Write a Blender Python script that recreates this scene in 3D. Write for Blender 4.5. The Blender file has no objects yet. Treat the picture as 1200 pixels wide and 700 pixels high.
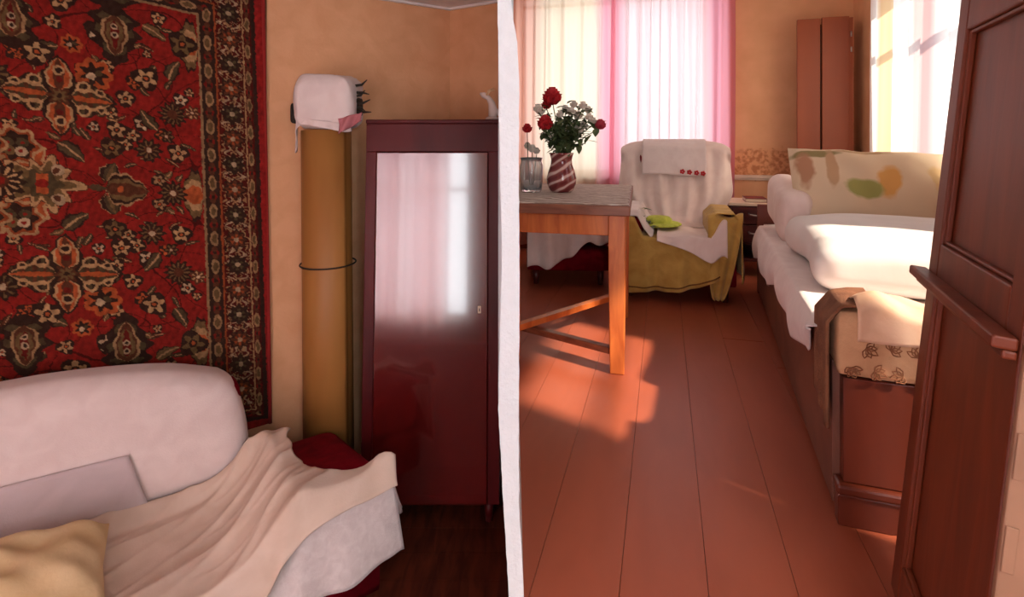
import bpy, math, random
import numpy as np
from mathutils import Matrix, Vector
random.seed(7)
C = bpy.context.scene.collection
sc = bpy.context.scene
PI = math.pi

# ------------------------------------------------------------------ frames of the two rooms
H = 1.06                       # eye height over the right-hand floor
ZL = -0.74                     # the left-hand room lies some steps lower
YAW = math.atan2(178, 650)     # the right-hand room is turned against the line of sight
EU = np.array([math.cos(YAW), -math.sin(YAW)])
EV = np.array([math.sin(YAW), math.cos(YAW)])
def R(u, v, z=0.0):
    p = EU * u + EV * v
    return Vector((p[0], p[1], z))
A2 = np.array([900, 650.]) / math.hypot(900, 650)       # along the carpet wall, to the right
SOFA_ROT = math.atan2(A2[1], A2[0])

# ------------------------------------------------------------------ camera
cam = bpy.data.cameras.new('camera')
cam.sensor_width = 36
cam.lens = 36 * 650 / 1200
cam.shift_y = -(350 - 160) / 1200
cam.clip_start = 0.02
co = bpy.data.objects.new('camera', cam)
co.location = (0, 0, H)
co.rotation_euler = (PI / 2, 0, 0)
C.objects.link(co)
sc.camera = co

# ------------------------------------------------------------------ sky, sun, daylight at the windows, exposure
w = bpy.data.worlds.new('sky')
sc.world = w
w.use_nodes = True
bg = w.node_tree.nodes['Background']
bg.inputs[0].default_value = (0.80, 0.90, 1.0, 1)
bg.inputs[1].default_value = 1.1

sun = bpy.data.lights.new('sun', 'SUN')
sun.energy = 11
sun.angle = math.radians(2.2)
sun.color = (1.0, 0.86, 0.70)
so = bpy.data.objects.new('sun', sun)
sd = R(-1, 0.435, 0) + Vector((0, 0, -1.0))
so.rotation_euler = sd.to_track_quat('-Z', 'Y').to_euler()
so.location = (6, -4, 6)
C.objects.link(so)

def daylight(name, loc, direction, sx, sy, power, col):
    l = bpy.data.lights.new(name, 'AREA')
    l.shape = 'RECTANGLE'; l.size = sx; l.size_y = sy; l.energy = power; l.color = col
    o = bpy.data.objects.new(name, l)
    o.location = loc
    o.rotation_euler = Vector(direction).to_track_quat('-Z', 'Z').to_euler()
    C.objects.link(o)
daylight('daylight_rear_left', (-1.05, -1.25, 0.48), (0, 1, 0), 1.5, 2.0, 100, (0.95, 0.97, 1.0))
daylight('daylight_rear_right', (0.62, -1.25, 1.35), (0, 1, -0.12), 0.9, 1.4, 50, (0.95, 0.97, 1.0))
daylight('floor_fill_rear_high', (0.45, -1.95, 2.80), (0, 1, -0.74), 0.5, 0.35, 125, (1.0, 0.88, 0.76))  # added lamp, set high outside to brighten the near floor below the lintel
daylight('daylight_back', R(-0.25, 5.55, 1.5), R(0, -1, 0), 2.0, 1.8, 22, (1.0, 0.95, 0.9))
daylight('daylight_right', R(1.95, 3.95, 1.5), R(-1, 0, 0), 1.4, 1.5, 8, (1.0, 0.95, 0.9))

vs = sc.view_settings
vs.view_transform = 'Standard'
vs.look = 'None'
vs.exposure = 0.0
vs.gamma = 1.0
sc.cycles.max_bounces = 8
sc.cycles.transparent_max_bounces = 12
sc.cycles.caustics_reflective = False
sc.cycles.caustics_refractive = False
sc.cycles.sample_clamp_indirect = 6

# ------------------------------------------------------------------ helpers: colour and materials
def srgb(r, g, b):
    f = lambda c: c / 12.92 if c <= 0.04045 else ((c + 0.055) / 1.055) ** 2.4
    return (f(r / 255), f(g / 255), f(b / 255))

def mat(name, col, rough=0.6, col2=None, scale=6.0, stretch=(1, 1, 1), mix=(0.35, 0.65), bump=0.0, bscale=None,
        spec=0.5, coat=0.0, metal=0.0, attr=False, detail=4.0, distort=0.6, sheen=0.0, bstretch=None):
    m = bpy.data.materials.new(name)
    m.use_nodes = True
    nt = m.node_tree; N = nt.nodes; L = nt.links
    p = N['Principled BSDF']
    p.inputs['Roughness'].default_value = rough
    p.inputs['Specular IOR Level'].default_value = spec
    p.inputs['Metallic'].default_value = metal
    p.inputs['Coat Weight'].default_value = coat
    p.inputs['Coat Roughness'].default_value = 0.06
    p.inputs['Sheen Weight'].default_value = sheen
    tc = N.new('ShaderNodeTexCoord')
    def noise(sca, st):
        mp = N.new('ShaderNodeMapping'); mp.inputs['Scale'].default_value = st
        L.new(tc.outputs['Object'], mp.inputs['Vector'])
        n = N.new('ShaderNodeTexNoise'); n.inputs['Scale'].default_value = sca
        n.inputs['Detail'].default_value = detail; n.inputs['Distortion'].default_value = distort
        L.new(mp.outputs[0], n.inputs['Vector'])
        return n
    base = None
    if attr:
        at = N.new('ShaderNodeAttribute'); at.attribute_name = 'Col'
        base = at.outputs['Color']
    c2 = col2 or tuple(c * 0.86 for c in col)
    n = noise(scale, stretch)
    rp = N.new('ShaderNodeValToRGB')
    rp.color_ramp.elements[0].position = mix[0]; rp.color_ramp.elements[1].position = mix[1]
    rp.color_ramp.elements[0].color = (*c2, 1); rp.color_ramp.elements[1].color = (*col, 1)
    L.new(n.outputs['Fac'], rp.inputs[0])
    if base is not None:
        mx = N.new('ShaderNodeMix'); mx.data_type = 'RGBA'; mx.blend_type = 'MULTIPLY'
        mx.inputs['Factor'].default_value = 1.0
        L.new(base, mx.inputs[6]); L.new(rp.outputs[0], mx.inputs[7])
        L.new(mx.outputs[2], p.inputs['Base Color'])
    else:
        L.new(rp.outputs[0], p.inputs['Base Color'])
    if bump:
        bn = noise(bscale or scale, bstretch or stretch)
        bp = N.new('ShaderNodeBump'); bp.inputs['Strength'].default_value = bump; bp.inputs['Distance'].default_value = 0.01
        L.new(bn.outputs['Fac'], bp.inputs['Height']); L.new(bp.outputs[0], p.inputs['Normal'])
        if coat: L.new(bp.outputs[0], p.inputs['Coat Normal'])
    return m

def sheer(name, clear=0.4, trans=0.5):
    """thin curtain cloth: colour from the cloth's own dye, part woven holes, part light passing through the threads"""
    m = bpy.data.materials.new(name); m.use_nodes = True
    nt = m.node_tree; N = nt.nodes; L = nt.links
    N.remove(N['Principled BSDF'])
    out = N['Material Output']
    at = N.new('ShaderNodeAttribute'); at.attribute_name = 'Col'
    d = N.new('ShaderNodeBsdfDiffuse'); t = N.new('ShaderNodeBsdfTranslucent'); x = N.new('ShaderNodeBsdfTransparent')
    m1 = N.new('ShaderNodeMixShader'); m2 = N.new('ShaderNodeMixShader')
    L.new(at.outputs['Color'], d.inputs[0]); L.new(at.outputs['Color'], t.inputs[0]); L.new(at.outputs['Color'], x.inputs[0])
    m1.inputs[0].default_value = trans; m2.inputs[0].default_value = clear
    L.new(d.outputs[0], m1.inputs[1]); L.new(t.outputs[0], m1.inputs[2])
    L.new(m1.outputs[0], m2.inputs[1]); L.new(x.outputs[0], m2.inputs[2])
    L.new(m2.outputs[0], out.inputs['Surface'])
    return m

def pane_glass():
    m = bpy.data.materials.new('window_glass'); m.use_nodes = True
    nt = m.node_tree; N = nt.nodes; L = nt.links
    N.remove(N['Principled BSDF'])
    x = N.new('ShaderNodeBsdfTransparent'); g = N.new('ShaderNodeBsdfGlossy'); mx = N.new('ShaderNodeMixShader')
    g.inputs['Roughness'].default_value = 0.02; mx.inputs[0].default_value = 0.07
    L.new(x.outputs[0], mx.inputs[1]); L.new(g.outputs[0], mx.inputs[2]); L.new(mx.outputs[0], N['Material Output'].inputs[0])
    return m

# ------------------------------------------------------------------ helpers: geometry
class B:
    def __init__(s): s.V = []; s.F = []; s.S = []
    def add(s, V, F, smooth=False):
        n = len(s.V)
        s.V += [tuple(map(float, v)) for v in V]
        s.F += [tuple(i + n for i in f) for f in F]
        s.S += [smooth] * len(F)
        return s
    def box(s, x0, x1, y0, y1, z0, z1):
        V = [(x, y, z) for z in (z0, z1) for y in (y0, y1) for x in (x0, x1)]
        return s.add(V, [(0, 2, 3, 1), (4, 5, 7, 6), (0, 1, 5, 4), (2, 6, 7, 3), (0, 4, 6, 2), (1, 3, 7, 5)])
    def prism(s, poly, z0, z1):
        n = len(poly)
        V = [(x, y, z0) for x, y in poly] + [(x, y, z1) for x, y in poly]
        F = [tuple(range(n))[::-1], tuple(range(n, 2 * n))] + [(i, (i + 1) % n, n + (i + 1) % n, n + i) for i in range(n)]
        return s.add(V, F)
    def prism_y(s, poly, y0, y1):
        n = len(poly)
        V = [(x, y0, z) for x, z in poly] + [(x, y1, z) for x, z in poly]
        F = [tuple(range(n)), tuple(range(n, 2 * n))[::-1]] + [((i + 1) % n, i, n + i, n + (i + 1) % n) for i in range(n)]
        return s.add(V, F)
    def prism_x(s, poly, x0, x1):
        n = len(poly)
        V = [(x0, y, z) for y, z in poly] + [(x1, y, z) for y, z in poly]
        F = [tuple(range(n)), tuple(range(n, 2 * n))[::-1]] + [((i + 1) % n, i, n + i, n + (i + 1) % n) for i in range(n)]
        return s.add(V, F)
    def lathe(s, prof, n=28, c=(0, 0), ribs=0, amp=0.0):
        V = []
        for r, z in prof:
            for k in range(n):
                t = 2 * PI * k / n
                rr = r * (1 + (amp * math.cos(ribs * t) if ribs else 0))
                V.append((c[0] + rr * math.cos(t), c[1] + rr * math.sin(t), z))
        F = [(i * n + k, i * n + (k + 1) % n, (i + 1) * n + (k + 1) % n, (i + 1) * n + k) for i in range(len(prof) - 1) for k in range(n)]
        return s.add(V, F, True)
    def tube(s, pts, r, n=8, caps=True):
        P = [Vector(p) for p in pts]
        rs = r if hasattr(r, '__len__') else [r] * len(P)
        V = []; up = None
        for i, p in enumerate(P):
            d = (P[min(i + 1, len(P) - 1)] - P[max(i - 1, 0)]).normalized()
            if up is None: up = d.orthogonal().normalized()
            up = (up - d * up.dot(d)).normalized()
            s2 = d.cross(up)
            for k in range(n):
                t = 2 * PI * k / n
                V.append(p + (up * math.cos(t) + s2 * math.sin(t)) * rs[i])
        F = [(i * n + k, i * n + (k + 1) % n, (i + 1) * n + (k + 1) % n, (i + 1) * n + k) for i in range(len(P) - 1) for k in range(n)]
        if caps: F += [tuple(range(n))[::-1], tuple(range((len(P) - 1) * n, len(P) * n))]
        return s.add(V, F, True)
    def bar(s, p, q, w, h):
        """square bar from p to q"""
        P, Q = Vector(p), Vector(q); d = (Q - P).normalized()
        x = d.cross(Vector((0, 0, 1)))
        x = x.normalized() if x.length > 1e-4 else Vector((1, 0, 0))
        y = x.cross(d)
        V = [a + x * (w / 2 * i) + y * (h / 2 * j) for a in (P, Q) for i, j in ((-1, -1), (1, -1), (1, 1), (-1, 1))]
        return s.add(V, [(3, 2, 1, 0), (4, 5, 6, 7), (0, 1, 5, 4), (1, 2, 6, 5), (2, 3, 7, 6), (3, 0, 4, 7)])
    def rbox(s, x0, x1, y0, y1, z0, z1, r, n=10, fn=None):
        """soft upholstery block; fn deforms its points"""
        c = np.array([(x0 + x1) / 2, (y0 + y1) / 2, (z0 + z1) / 2]); h = np.array([(x1 - x0) / 2, (y1 - y0) / 2, (z1 - z0) / 2])
        r = min(r, *(h * 0.999))
        idx = {}; V = []; F = []
        t = np.linspace(-1, 1, n + 1)
        def vid(p):
            k = tuple(np.round(p, 6))
            if k not in idx: idx[k] = len(V); V.append(p)
            return idx[k]
        for ax in range(3):
            for sg in (-1, 1):
                b_, c_ = (ax + 1) % 3, (ax + 2) % 3
                for i in range(n):
                    for j in range(n):
                        q = []
                        for di, dj in ((0, 0), (1, 0), (1, 1), (0, 1)):
                            p = np.zeros(3); p[ax] = sg; p[b_] = t[i + di]; p[c_] = t[j + dj]
                            q.append(vid(p))
                        F.append(tuple(q) if sg > 0 else tuple(q[::-1]))
        P = np.array(V)
        # spacing: crowd points towards the edges so the rounding is smooth
        P = np.sign(P) * (np.abs(P) ** 0.62)
        full = P * h
        inner = np.clip(full, -(h - r), h - r)
        d = full - inner
        # points on a face plane: push out by r along the clamped direction
        L = np.linalg.norm(d, axis=1, keepdims=True)
        out = inner + d / np.maximum(L, 1e-9) * r
        out = out + c
        if fn is not None: out = fn(out)
        return s.add(out, F, True)
    def grid(s, fn, nu, nv, smooth=True):
        U, Vv = np.meshgrid(np.linspace(0, 1, nu), np.linspace(0, 1, nv), indexing='ij')
        P = fn(U.ravel(), Vv.ravel())
        F = [(i * nv + j, (i + 1) * nv + j, (i + 1) * nv + j + 1, i * nv + j + 1) for i in range(nu - 1) for j in range(nv - 1)]
        return s.add(P, F, smooth)
    def build(s, name, m, parent=None, bevel=0.0, solid=0.0, sub=0, loc=None, rot=None, offset=0.0):
        me = bpy.data.meshes.new(name)
        me.from_pydata(s.V, [], s.F)
        me.polygons.foreach_set('use_smooth', s.S)
        me.materials.append(m); me.update()
        o = bpy.data.objects.new(name, me); C.objects.link(o)
        if parent: o.parent = parent
        if loc is not None: o.location = loc
        if rot is not None: o.rotation_euler = rot
        if solid:
            md = o.modifiers.new('thickness', 'SOLIDIFY'); md.thickness = solid; md.offset = offset
        if bevel:
            md = o.modifiers.new('bevel', 'BEVEL'); md.width = bevel; md.segments = 2; md.limit_method = 'ANGLE'
        if sub:
            md = o.modifiers.new('smooth', 'SUBSURF'); md.levels = sub; md.render_levels = sub
        return o

def tag(o, label, cat, group=None, kind=None):
    o['label'] = label; o['category'] = cat
    if group: o['group'] = group
    if kind: o['kind'] = kind
    return o
def thing(name, label, cat, loc=(0, 0, 0), rz=0.0, group=None):
    o = bpy.data.objects.new(name, None); C.objects.link(o)
    o.empty_display_size = 0.1
    o.location = loc; o.rotation_euler = (0, 0, rz)
    return tag(o, label, cat, group)
def struct(o): o['kind'] = 'structure'; return o
def sempty(name, loc=(0, 0, 0), rz=0.0):
    o = bpy.data.objects.new(name, None); C.objects.link(o); o.location = loc; o.rotation_euler = (0, 0, rz)
    return struct(o)

def wob(x, y, seed, freq, n=7):
    rg = random.Random(seed); r = 0
    for _ in range(n):
        t = rg.uniform(0, 2 * PI); k = freq * rg.uniform(0.6, 1.5)
        r = r + np.sin(k * (x * math.cos(t) + y * math.sin(t)) + rg.uniform(0, 6.28))
    return r / n
def sm(a, b, x):
    t = np.clip((x - a) / (b - a), 0, 1); return t * t * (3 - 2 * t)
def stack(*a): return np.stack(np.broadcast_arrays(*a), axis=1)
def clip(poly, a, b, c):
    """keep the side a*x+b*y>=c of a convex polygon"""
    out = []
    for i in range(len(poly)):
        p, q = poly[i], poly[(i + 1) % len(poly)]
        dp, dq = a * p[0] + b * p[1] - c, a * q[0] + b * q[1] - c
        if dp >= 0: out.append(p)
        if dp * dq < 0:
            t = dp / (dp - dq); out.append((p[0] + t * (q[0] - p[0]), p[1] + t * (q[1] - p[1])))
    return out
def set_colours(o, cols):
    at = o.data.color_attributes.new('Col', 'FLOAT_COLOR', 'POINT')
    a = np.ones((len(cols), 4), dtype=np.float32); a[:, :3] = cols
    at.data.foreach_set('color', a.ravel())

# ------------------------------------------------------------------ materials
M = {}
M['plaster'] = mat('white_plaster', (0.73, 0.78, 0.80), 0.9, (0.70, 0.75, 0.77), 40, bump=0.25, bscale=120)
M['paper_left'] = mat('ochre_wallpaper', srgb(232, 178, 132), 0.85, srgb(224, 167, 121), 9, bump=0.1, bscale=60)
M['ceiling'] = mat('ceiling_paint', srgb(244, 240, 238), 0.9, bump=0.05)
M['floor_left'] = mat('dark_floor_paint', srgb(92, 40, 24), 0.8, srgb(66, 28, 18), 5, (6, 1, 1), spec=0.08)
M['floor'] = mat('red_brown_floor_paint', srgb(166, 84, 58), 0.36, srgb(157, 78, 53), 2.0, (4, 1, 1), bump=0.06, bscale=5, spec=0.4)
M['wood_trim'] = mat('pale_trim_paint', srgb(232, 205, 180), 0.5)
M['jamb'] = mat('beige_jamb_paint', srgb(158, 116, 90), 0.7, srgb(144, 104, 80), 6, bump=0.08)
M['glass'] = pane_glass()
M['white_paint'] = mat('white_window_paint', srgb(235, 230, 222), 0.5)
M['lacquer'] = mat('dark_cherry_lacquer', srgb(96, 26, 26), 0.35, srgb(70, 16, 18), 4, (1, 1, 0.25), spec=0.2)
M['lacquer_door'] = mat('glossy_cherry_lacquer', srgb(96, 21, 19), 0.14, srgb(88, 18, 16), 3, (5, 1, 0.5), spec=1.0, coat=1.0)
M['cherry'] = mat('dark_cherry_stain', srgb(92, 34, 28), 0.35, srgb(66, 22, 20), 5, (1, 1, 6), spec=0.5)
M['bed_wood'] = mat('red_brown_bed_veneer', srgb(112, 46, 26), 0.4, srgb(92, 36, 20), 4, (1, 1, 0.2), spec=0.45)
M['bed_side'] = mat('worn_brown_side_board', srgb(132, 82, 62), 0.55, srgb(104, 60, 46), 5, (4, 0.6, 1), bump=0.05)
M['table_wood'] = mat('orange_brown_table_wood', srgb(216, 118, 56), 0.4, srgb(186, 90, 40), 4, (6, 1, 1), bump=0.05, spec=0.45)
M['table_dark'] = mat('brown_table_edge', srgb(150, 88, 60), 0.45, srgb(116, 62, 42), 5, (1, 8, 8), bump=0.06)
M['leaf_wood'] = mat('dark_brown_door_paint', srgb(126, 55, 28), 0.5, srgb(104, 43, 22), 3, (1, 6, 1), (0.3, 0.7), bump=0.08, spec=0.35)
M['board_wood'] = mat('brown_laminate', srgb(160, 78, 38), 0.5, srgb(144, 68, 32), 4, (1, 1, 0.15))
M['lino'] = mat('ochre_linoleum', srgb(186, 130, 66), 0.55, srgb(166, 110, 52), 3, (1, 1, 0.3), bump=0.05)
M['string'] = mat('dark_string', srgb(48, 34, 24), 0.8)
M['white_cloth'] = mat('white_cotton', srgb(238, 222, 216), 0.9, srgb(230, 212, 206), 12, bump=0.12, bscale=180, sheen=0.2)
M['nubby'] = mat('white_terry', srgb(240, 228, 224), 0.95, srgb(226, 212, 208), 30, bump=0.35, bscale=220, sheen=0.3)
M['beige_cloth'] = mat('beige_cotton', srgb(226, 204, 186), 0.9, srgb(216, 192, 172), 8, bump=0.1, bscale=150)
M['grey_cloth'] = mat('grey_lilac_cotton', srgb(208, 192, 192), 0.9, bump=0.1, bscale=160)
M['red_velvet'] = mat('dark_red_velvet', srgb(136, 10, 30), 0.8, srgb(106, 4, 20), 12, bump=0.1, bscale=90, spec=0.1)
M['yellow_cloth'] = mat('yellow_cotton', srgb(228, 202, 156), 0.9, srgb(214, 184, 134), 7, bump=0.15, bscale=60)
M['mustard'] = mat('mustard_throw', srgb(210, 170, 88), 0.95, srgb(188, 146, 68), 9, bump=0.3, bscale=140, sheen=0.2)
M['mustard_hem'] = mat('brown_hem', srgb(128, 86, 40), 0.9)
M['lime'] = mat('lime_cloth', srgb(206, 214, 86), 0.85, srgb(176, 186, 66), 20, bump=0.3, bscale=90)
M['duvet'] = mat('white_duvet', srgb(238, 230, 224), 0.9, srgb(232, 224, 218), 6, bump=0.06, bscale=30)
M['pink_white'] = mat('pinkish_white_cloth', srgb(242, 222, 212), 0.9, srgb(232, 208, 198), 8, bump=0.12, bscale=80)
M['peach'] = mat('peach_cloth', srgb(236, 196, 164), 0.85, srgb(226, 180, 146), 10, bump=0.1, bscale=90)
M['brown_blanket'] = mat('brown_blanket', srgb(140, 90, 60), 0.95, srgb(112, 68, 44), 14, bump=0.4, bscale=120)
M['gilt'] = mat('pale_gilt', srgb(220, 186, 140), 0.35, spec=0.6)
M['porcelain'] = mat('porcelain', srgb(232, 218, 208), 0.25, spec=0.6)
M['metal'] = mat('steel', (0.62, 0.6, 0.57), 0.3, metal=1.0)
M['dark_twig'] = mat('dark_twig', srgb(44, 34, 26), 0.8)
M['pink_cloth'] = mat('dusty_pink_cloth', srgb(196, 120, 124), 0.9, bump=0.1, bscale=80)
M['rose'] = mat('red_petal', srgb(206, 40, 46), 0.6, srgb(170, 22, 34), 30)
M['pink_rose'] = mat('pink_petal', srgb(206, 70, 84), 0.6, srgb(170, 40, 60), 30)
M['blossom'] = mat('cream_petal', srgb(236, 220, 204), 0.7)
M['leaf'] = mat('dark_green_leaf', srgb(104, 116, 72), 0.6, srgb(70, 84, 50), 30)
M['stem'] = mat('green_stem', srgb(70, 86, 46), 0.6)
M['redbook'] = mat('dark_red_cover', srgb(116, 30, 34), 0.5)
M['paper'] = mat('page_edge', srgb(226, 208, 184), 0.8)

def mat_custom(name, build, rough=0.8, spec=0.3):
    m = bpy.data.materials.new(name); m.use_nodes = True
    nt = m.node_tree; p = nt.nodes['Principled BSDF']
    p.inputs['Roughness'].default_value = rough; p.inputs['Specular IOR Level'].default_value = spec
    build(nt, nt.nodes, nt.links, p)
    return m
def ramp(N, stops, interp='LINEAR'):
    r = N.new('ShaderNodeValToRGB'); r.color_ramp.interpolation = interp
    e = r.color_ramp.elements
    while len(e) < len(stops): e.new(0.5)
    for k, (pos, c) in enumerate(stops): e[k].position = pos; e[k].color = (*c, 1)
    return r
def _paper(nt, N, L, p):
    """orange wallpaper with faint damask and a darker floral frieze above the rail (object z in metres)"""
    tc = N.new('ShaderNodeTexCoord')
    n1 = N.new('ShaderNodeTexNoise'); n1.inputs['Scale'].default_value = 5; n1.inputs['Detail'].default_value = 5
    L.new(tc.outputs['Object'], n1.inputs['Vector'])
    r1 = ramp(N, [(0.3, srgb(228, 168, 122)), (0.7, srgb(240, 182, 136))]); L.new(n1.outputs['Fac'], r1.inputs[0])
    v = N.new('ShaderNodeTexVoronoi'); v.inputs['Scale'].default_value = 16
    L.new(tc.outputs['Object'], v.inputs['Vector'])
    n2 = N.new('ShaderNodeTexNoise'); n2.inputs['Scale'].default_value = 26; n2.inputs['Detail'].default_value = 3
    L.new(tc.outputs['Object'], n2.inputs['Vector'])
    r2 = ramp(N, [(0.42, srgb(196, 126, 82)), (0.58, srgb(232, 170, 122))]); L.new(n2.outputs['Fac'], r2.inputs[0])
    sep = N.new('ShaderNodeSeparateXYZ'); L.new(tc.outputs['Object'], sep.inputs[0])
    ad = N.new('ShaderNodeMath'); ad.operation = 'MULTIPLY_ADD'; ad.inputs[1].default_value = 0.08; 
    L.new(v.outputs['Distance'], ad.inputs[0]); L.new(sep.outputs['Z'], ad.inputs[2])
    band = ramp(N, [(0.0, (0, 0, 0)), (0.735, (0, 0, 0)), (0.75, (1, 1, 1)), (0.97, (1, 1, 1)), (0.995, (0, 0, 0))])
    L.new(ad.outputs[0], band.inputs[0])
    mx = N.new('ShaderNodeMix'); mx.data_type = 'RGBA'
    L.new(band.outputs[0], mx.inputs['Factor']); L.new(r1.outputs[0], mx.inputs[6]); L.new(r2.outputs[0], mx.inputs[7])
    L.new(mx.outputs[2], p.inputs['Base Color'])
M['paper'+'_right'] = mat_custom('orange_wallpaper', _paper, 0.85)
def _swirl(nt, N, L, p):
    tc = N.new('ShaderNodeTexCoord')
    wv = N.new('ShaderNodeTexWave'); wv.bands_direction = 'Z'; wv.inputs['Scale'].default_value = 7.5
    wv.inputs['Distortion'].default_value = 3.0; wv.inputs['Detail'].default_value = 1
    wv.inputs['Detail Scale'].default_value = 1.4
    mp = N.new('ShaderNodeMapping'); mp.inputs['Rotation'].default_value = (0.1, 0.55, 0)
    L.new(tc.outputs['Object'], mp.inputs[0]); L.new(mp.outputs[0], wv.inputs['Vector'])
    r = ramp(N, [(0.0, srgb(116, 44, 44)), (0.70, srgb(146, 70, 66)), (0.86, srgb(206, 160, 150)), (1.0, srgb(220, 182, 170))])
    L.new(wv.outputs['Fac'], r.inputs[0]); L.new(r.outputs[0], p.inputs['Base Color'])
M['swirl'] = mat_custom('maroon_and_white_swirled_glass', _swirl, 0.15, 0.6)
def _lace(nt, N, L, p):
    tc = N.new('ShaderNodeTexCoord')
    wv = N.new('ShaderNodeTexWave'); wv.inputs['Scale'].default_value = 7; wv.inputs['Distortion'].default_value = 9; wv.inputs['Detail'].default_value = 3
    wv.bands_direction = 'Y'
    L.new(tc.outputs['Object'], wv.inputs['Vector'])
    r = ramp(N, [(0.25, srgb(150, 128, 116)), (0.6, srgb(196, 176, 162)), (0.85, srgb(222, 206, 194))])
    L.new(wv.outputs['Fac'], r.inputs[0]); L.new(r.outputs[0], p.inputs['Base Color'])
M['lace'] = mat_custom('grey_patterned_tablecloth', _lace, 0.9)
def _blotch(nt, N, L, p):
    tc = N.new('ShaderNodeTexCoord')
    prev = None
    base = N.new('ShaderNodeRGB'); base.outputs[0].default_value = (*srgb(226, 200, 166), 1); prev = base.outputs[0]
    spots = [((0.07, 0.03, 0), (0.06, 0.11, 1), srgb(222, 164, 92)), ((-0.04, -0.02, 0), (0.10, 0.055, 1), srgb(164, 160, 92)),
             ((-0.24, 0.19, 0), (0.14, 0.03, 1), srgb(150, 132, 88)), ((-0.30, 0.08, 0), (0.05, 0.12, 1), srgb(186, 136, 104)),
             ((-0.02, 0.205, 0), (0.16, 0.02, 1), srgb(186, 152, 110)), ((0.30, 0.06, 0), (0.06, 0.10, 1), srgb(222, 188, 136)),
             ((-0.18, 0.10, 0), (0.03, 0.14, 1), srgb(200, 160, 122))]
    nz = N.new('ShaderNodeTexNoise'); nz.inputs['Scale'].default_value = 7; nz.inputs['Detail'].default_value = 3
    L.new(tc.outputs['Object'], nz.inputs['Vector'])
    for loc, s, c in spots:
        mp = N.new('ShaderNodeMapping'); mp.vector_type = 'TEXTURE'
        mp.inputs['Location'].default_value = loc; mp.inputs['Scale'].default_value = (s[0], s[1], 10)
        L.new(tc.outputs['Object'], mp.inputs[0])
        ln = N.new('ShaderNodeVectorMath'); ln.operation = 'LENGTH'; L.new(mp.outputs[0], ln.inputs[0])
        ad = N.new('ShaderNodeMath'); ad.operation = 'MULTIPLY_ADD'; ad.inputs[1].default_value = 1.6
        L.new(nz.outputs['Fac'], ad.inputs[0]); L.new(ln.outputs['Value'], ad.inputs[2])
        r = ramp(N, [(0.42, (0, 0, 0)), (0.70, (1, 1, 1))]); 
        sb = N.new('ShaderNodeMath'); sb.operation = 'SUBTRACT'; sb.inputs[0].default_value = 2.2; L.new(ad.outputs[0], sb.inputs[1])
        L.new(sb.outputs[0], r.inputs[0])
        mx = N.new('ShaderNodeMix'); mx.data_type = 'RGBA'; L.new(r.outputs[0], mx.inputs['Factor'])
        L.new(prev, mx.inputs[6]); mx.inputs[7].default_value = (*c, 1); prev = mx.outputs[2]
    L.new(prev, p.inputs['Base Color'])
M['blotch'] = mat_custom('printed_pillow_case', _blotch, 0.9)
def _crystal(nt, N, L, p):
    p.inputs['Base Color'].default_value = (0.93, 0.93, 0.93, 1)
    p.inputs['Transmission Weight'].default_value = 0.85; p.inputs['IOR'].default_value = 1.45
M['crystal'] = mat_custom('pressed_glass', _crystal, 0.06, 0.5)
M['sheer'] = sheer('sheer_curtain', 0.20, 0.74)
M['sheer_dense'] = sheer('striped_curtain', 0.06, 0.75)
M['carpet'] = mat('wool_carpet', (1, 1, 1), 0.95, (0.82, 0.82, 0.82), 60, bump=0.5, bscale=300, attr=True, spec=0.1, sheen=0.1)
M['carpet_edge'] = mat('red_carpet_binding', srgb(150, 32, 28), 0.95, bump=0.3, bscale=200)
M['leafprint_base'] = mat('beige_upholstery', srgb(216, 168, 126), 0.9, srgb(204, 156, 114), 20, bump=0.15, bscale=150)
M['leafprint'] = mat('brown_leaf_outline', srgb(156, 100, 66), 0.9)

# ------------------------------------------------------------------ THE ROOMS
def X(px): return (px - 600) / 650 * 1.25
def Z(py): return H - (py - 160) / 650 * 1.25
left_edge = [(583, -200), (583, 0), (584.5, 90), (586, 200), (588, 300), (586, 390), (584, 480), (588, 560), (593, 640), (596, 700)]
right_edge = [(614, 700), (611, 640), (608.5, 600), (608, 480), (609, 330), (608, 200), (608.5, 90), (606, 50), (602, 25), (599, 0), (599, -200)]
rg = random.Random(3)
def rough(pts, amp):
    out = []
    for (a, b), (c, d) in zip(pts[:-1], pts[1:]):
        n = max(1, int(abs(d - b) / 9))
        for k in range(n):
            t = k / n
            out.append((a + (c - a) * t + rg.uniform(-amp, amp), b + (d - b) * t))
    out.append(pts[-1]); return out
prof = [(X(583), 2.55)] + [(X(a), Z(b)) for a, b in rough(left_edge, 0.35)] + [(X(596), ZL)] + [(X(614), ZL)] + [(X(a), Z(b)) for a, b in rough(right_edge, 0.35)] + [(X(599), 2.55)]
struct(B().prism_y(prof, 1.25, 2.25).build('wall_torn_strip', M['plaster']))  # stand-in wall: its ragged end takes the shape of the torn paper strip
struct(B().box(-0.056, -0.042, 2.26, 5.36, -0.022, 2.55).box(-0.046, 0.006, 2.251, 2.262, -0.0, 2.55).build('wall_middle_rear', M['plaster']))

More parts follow.
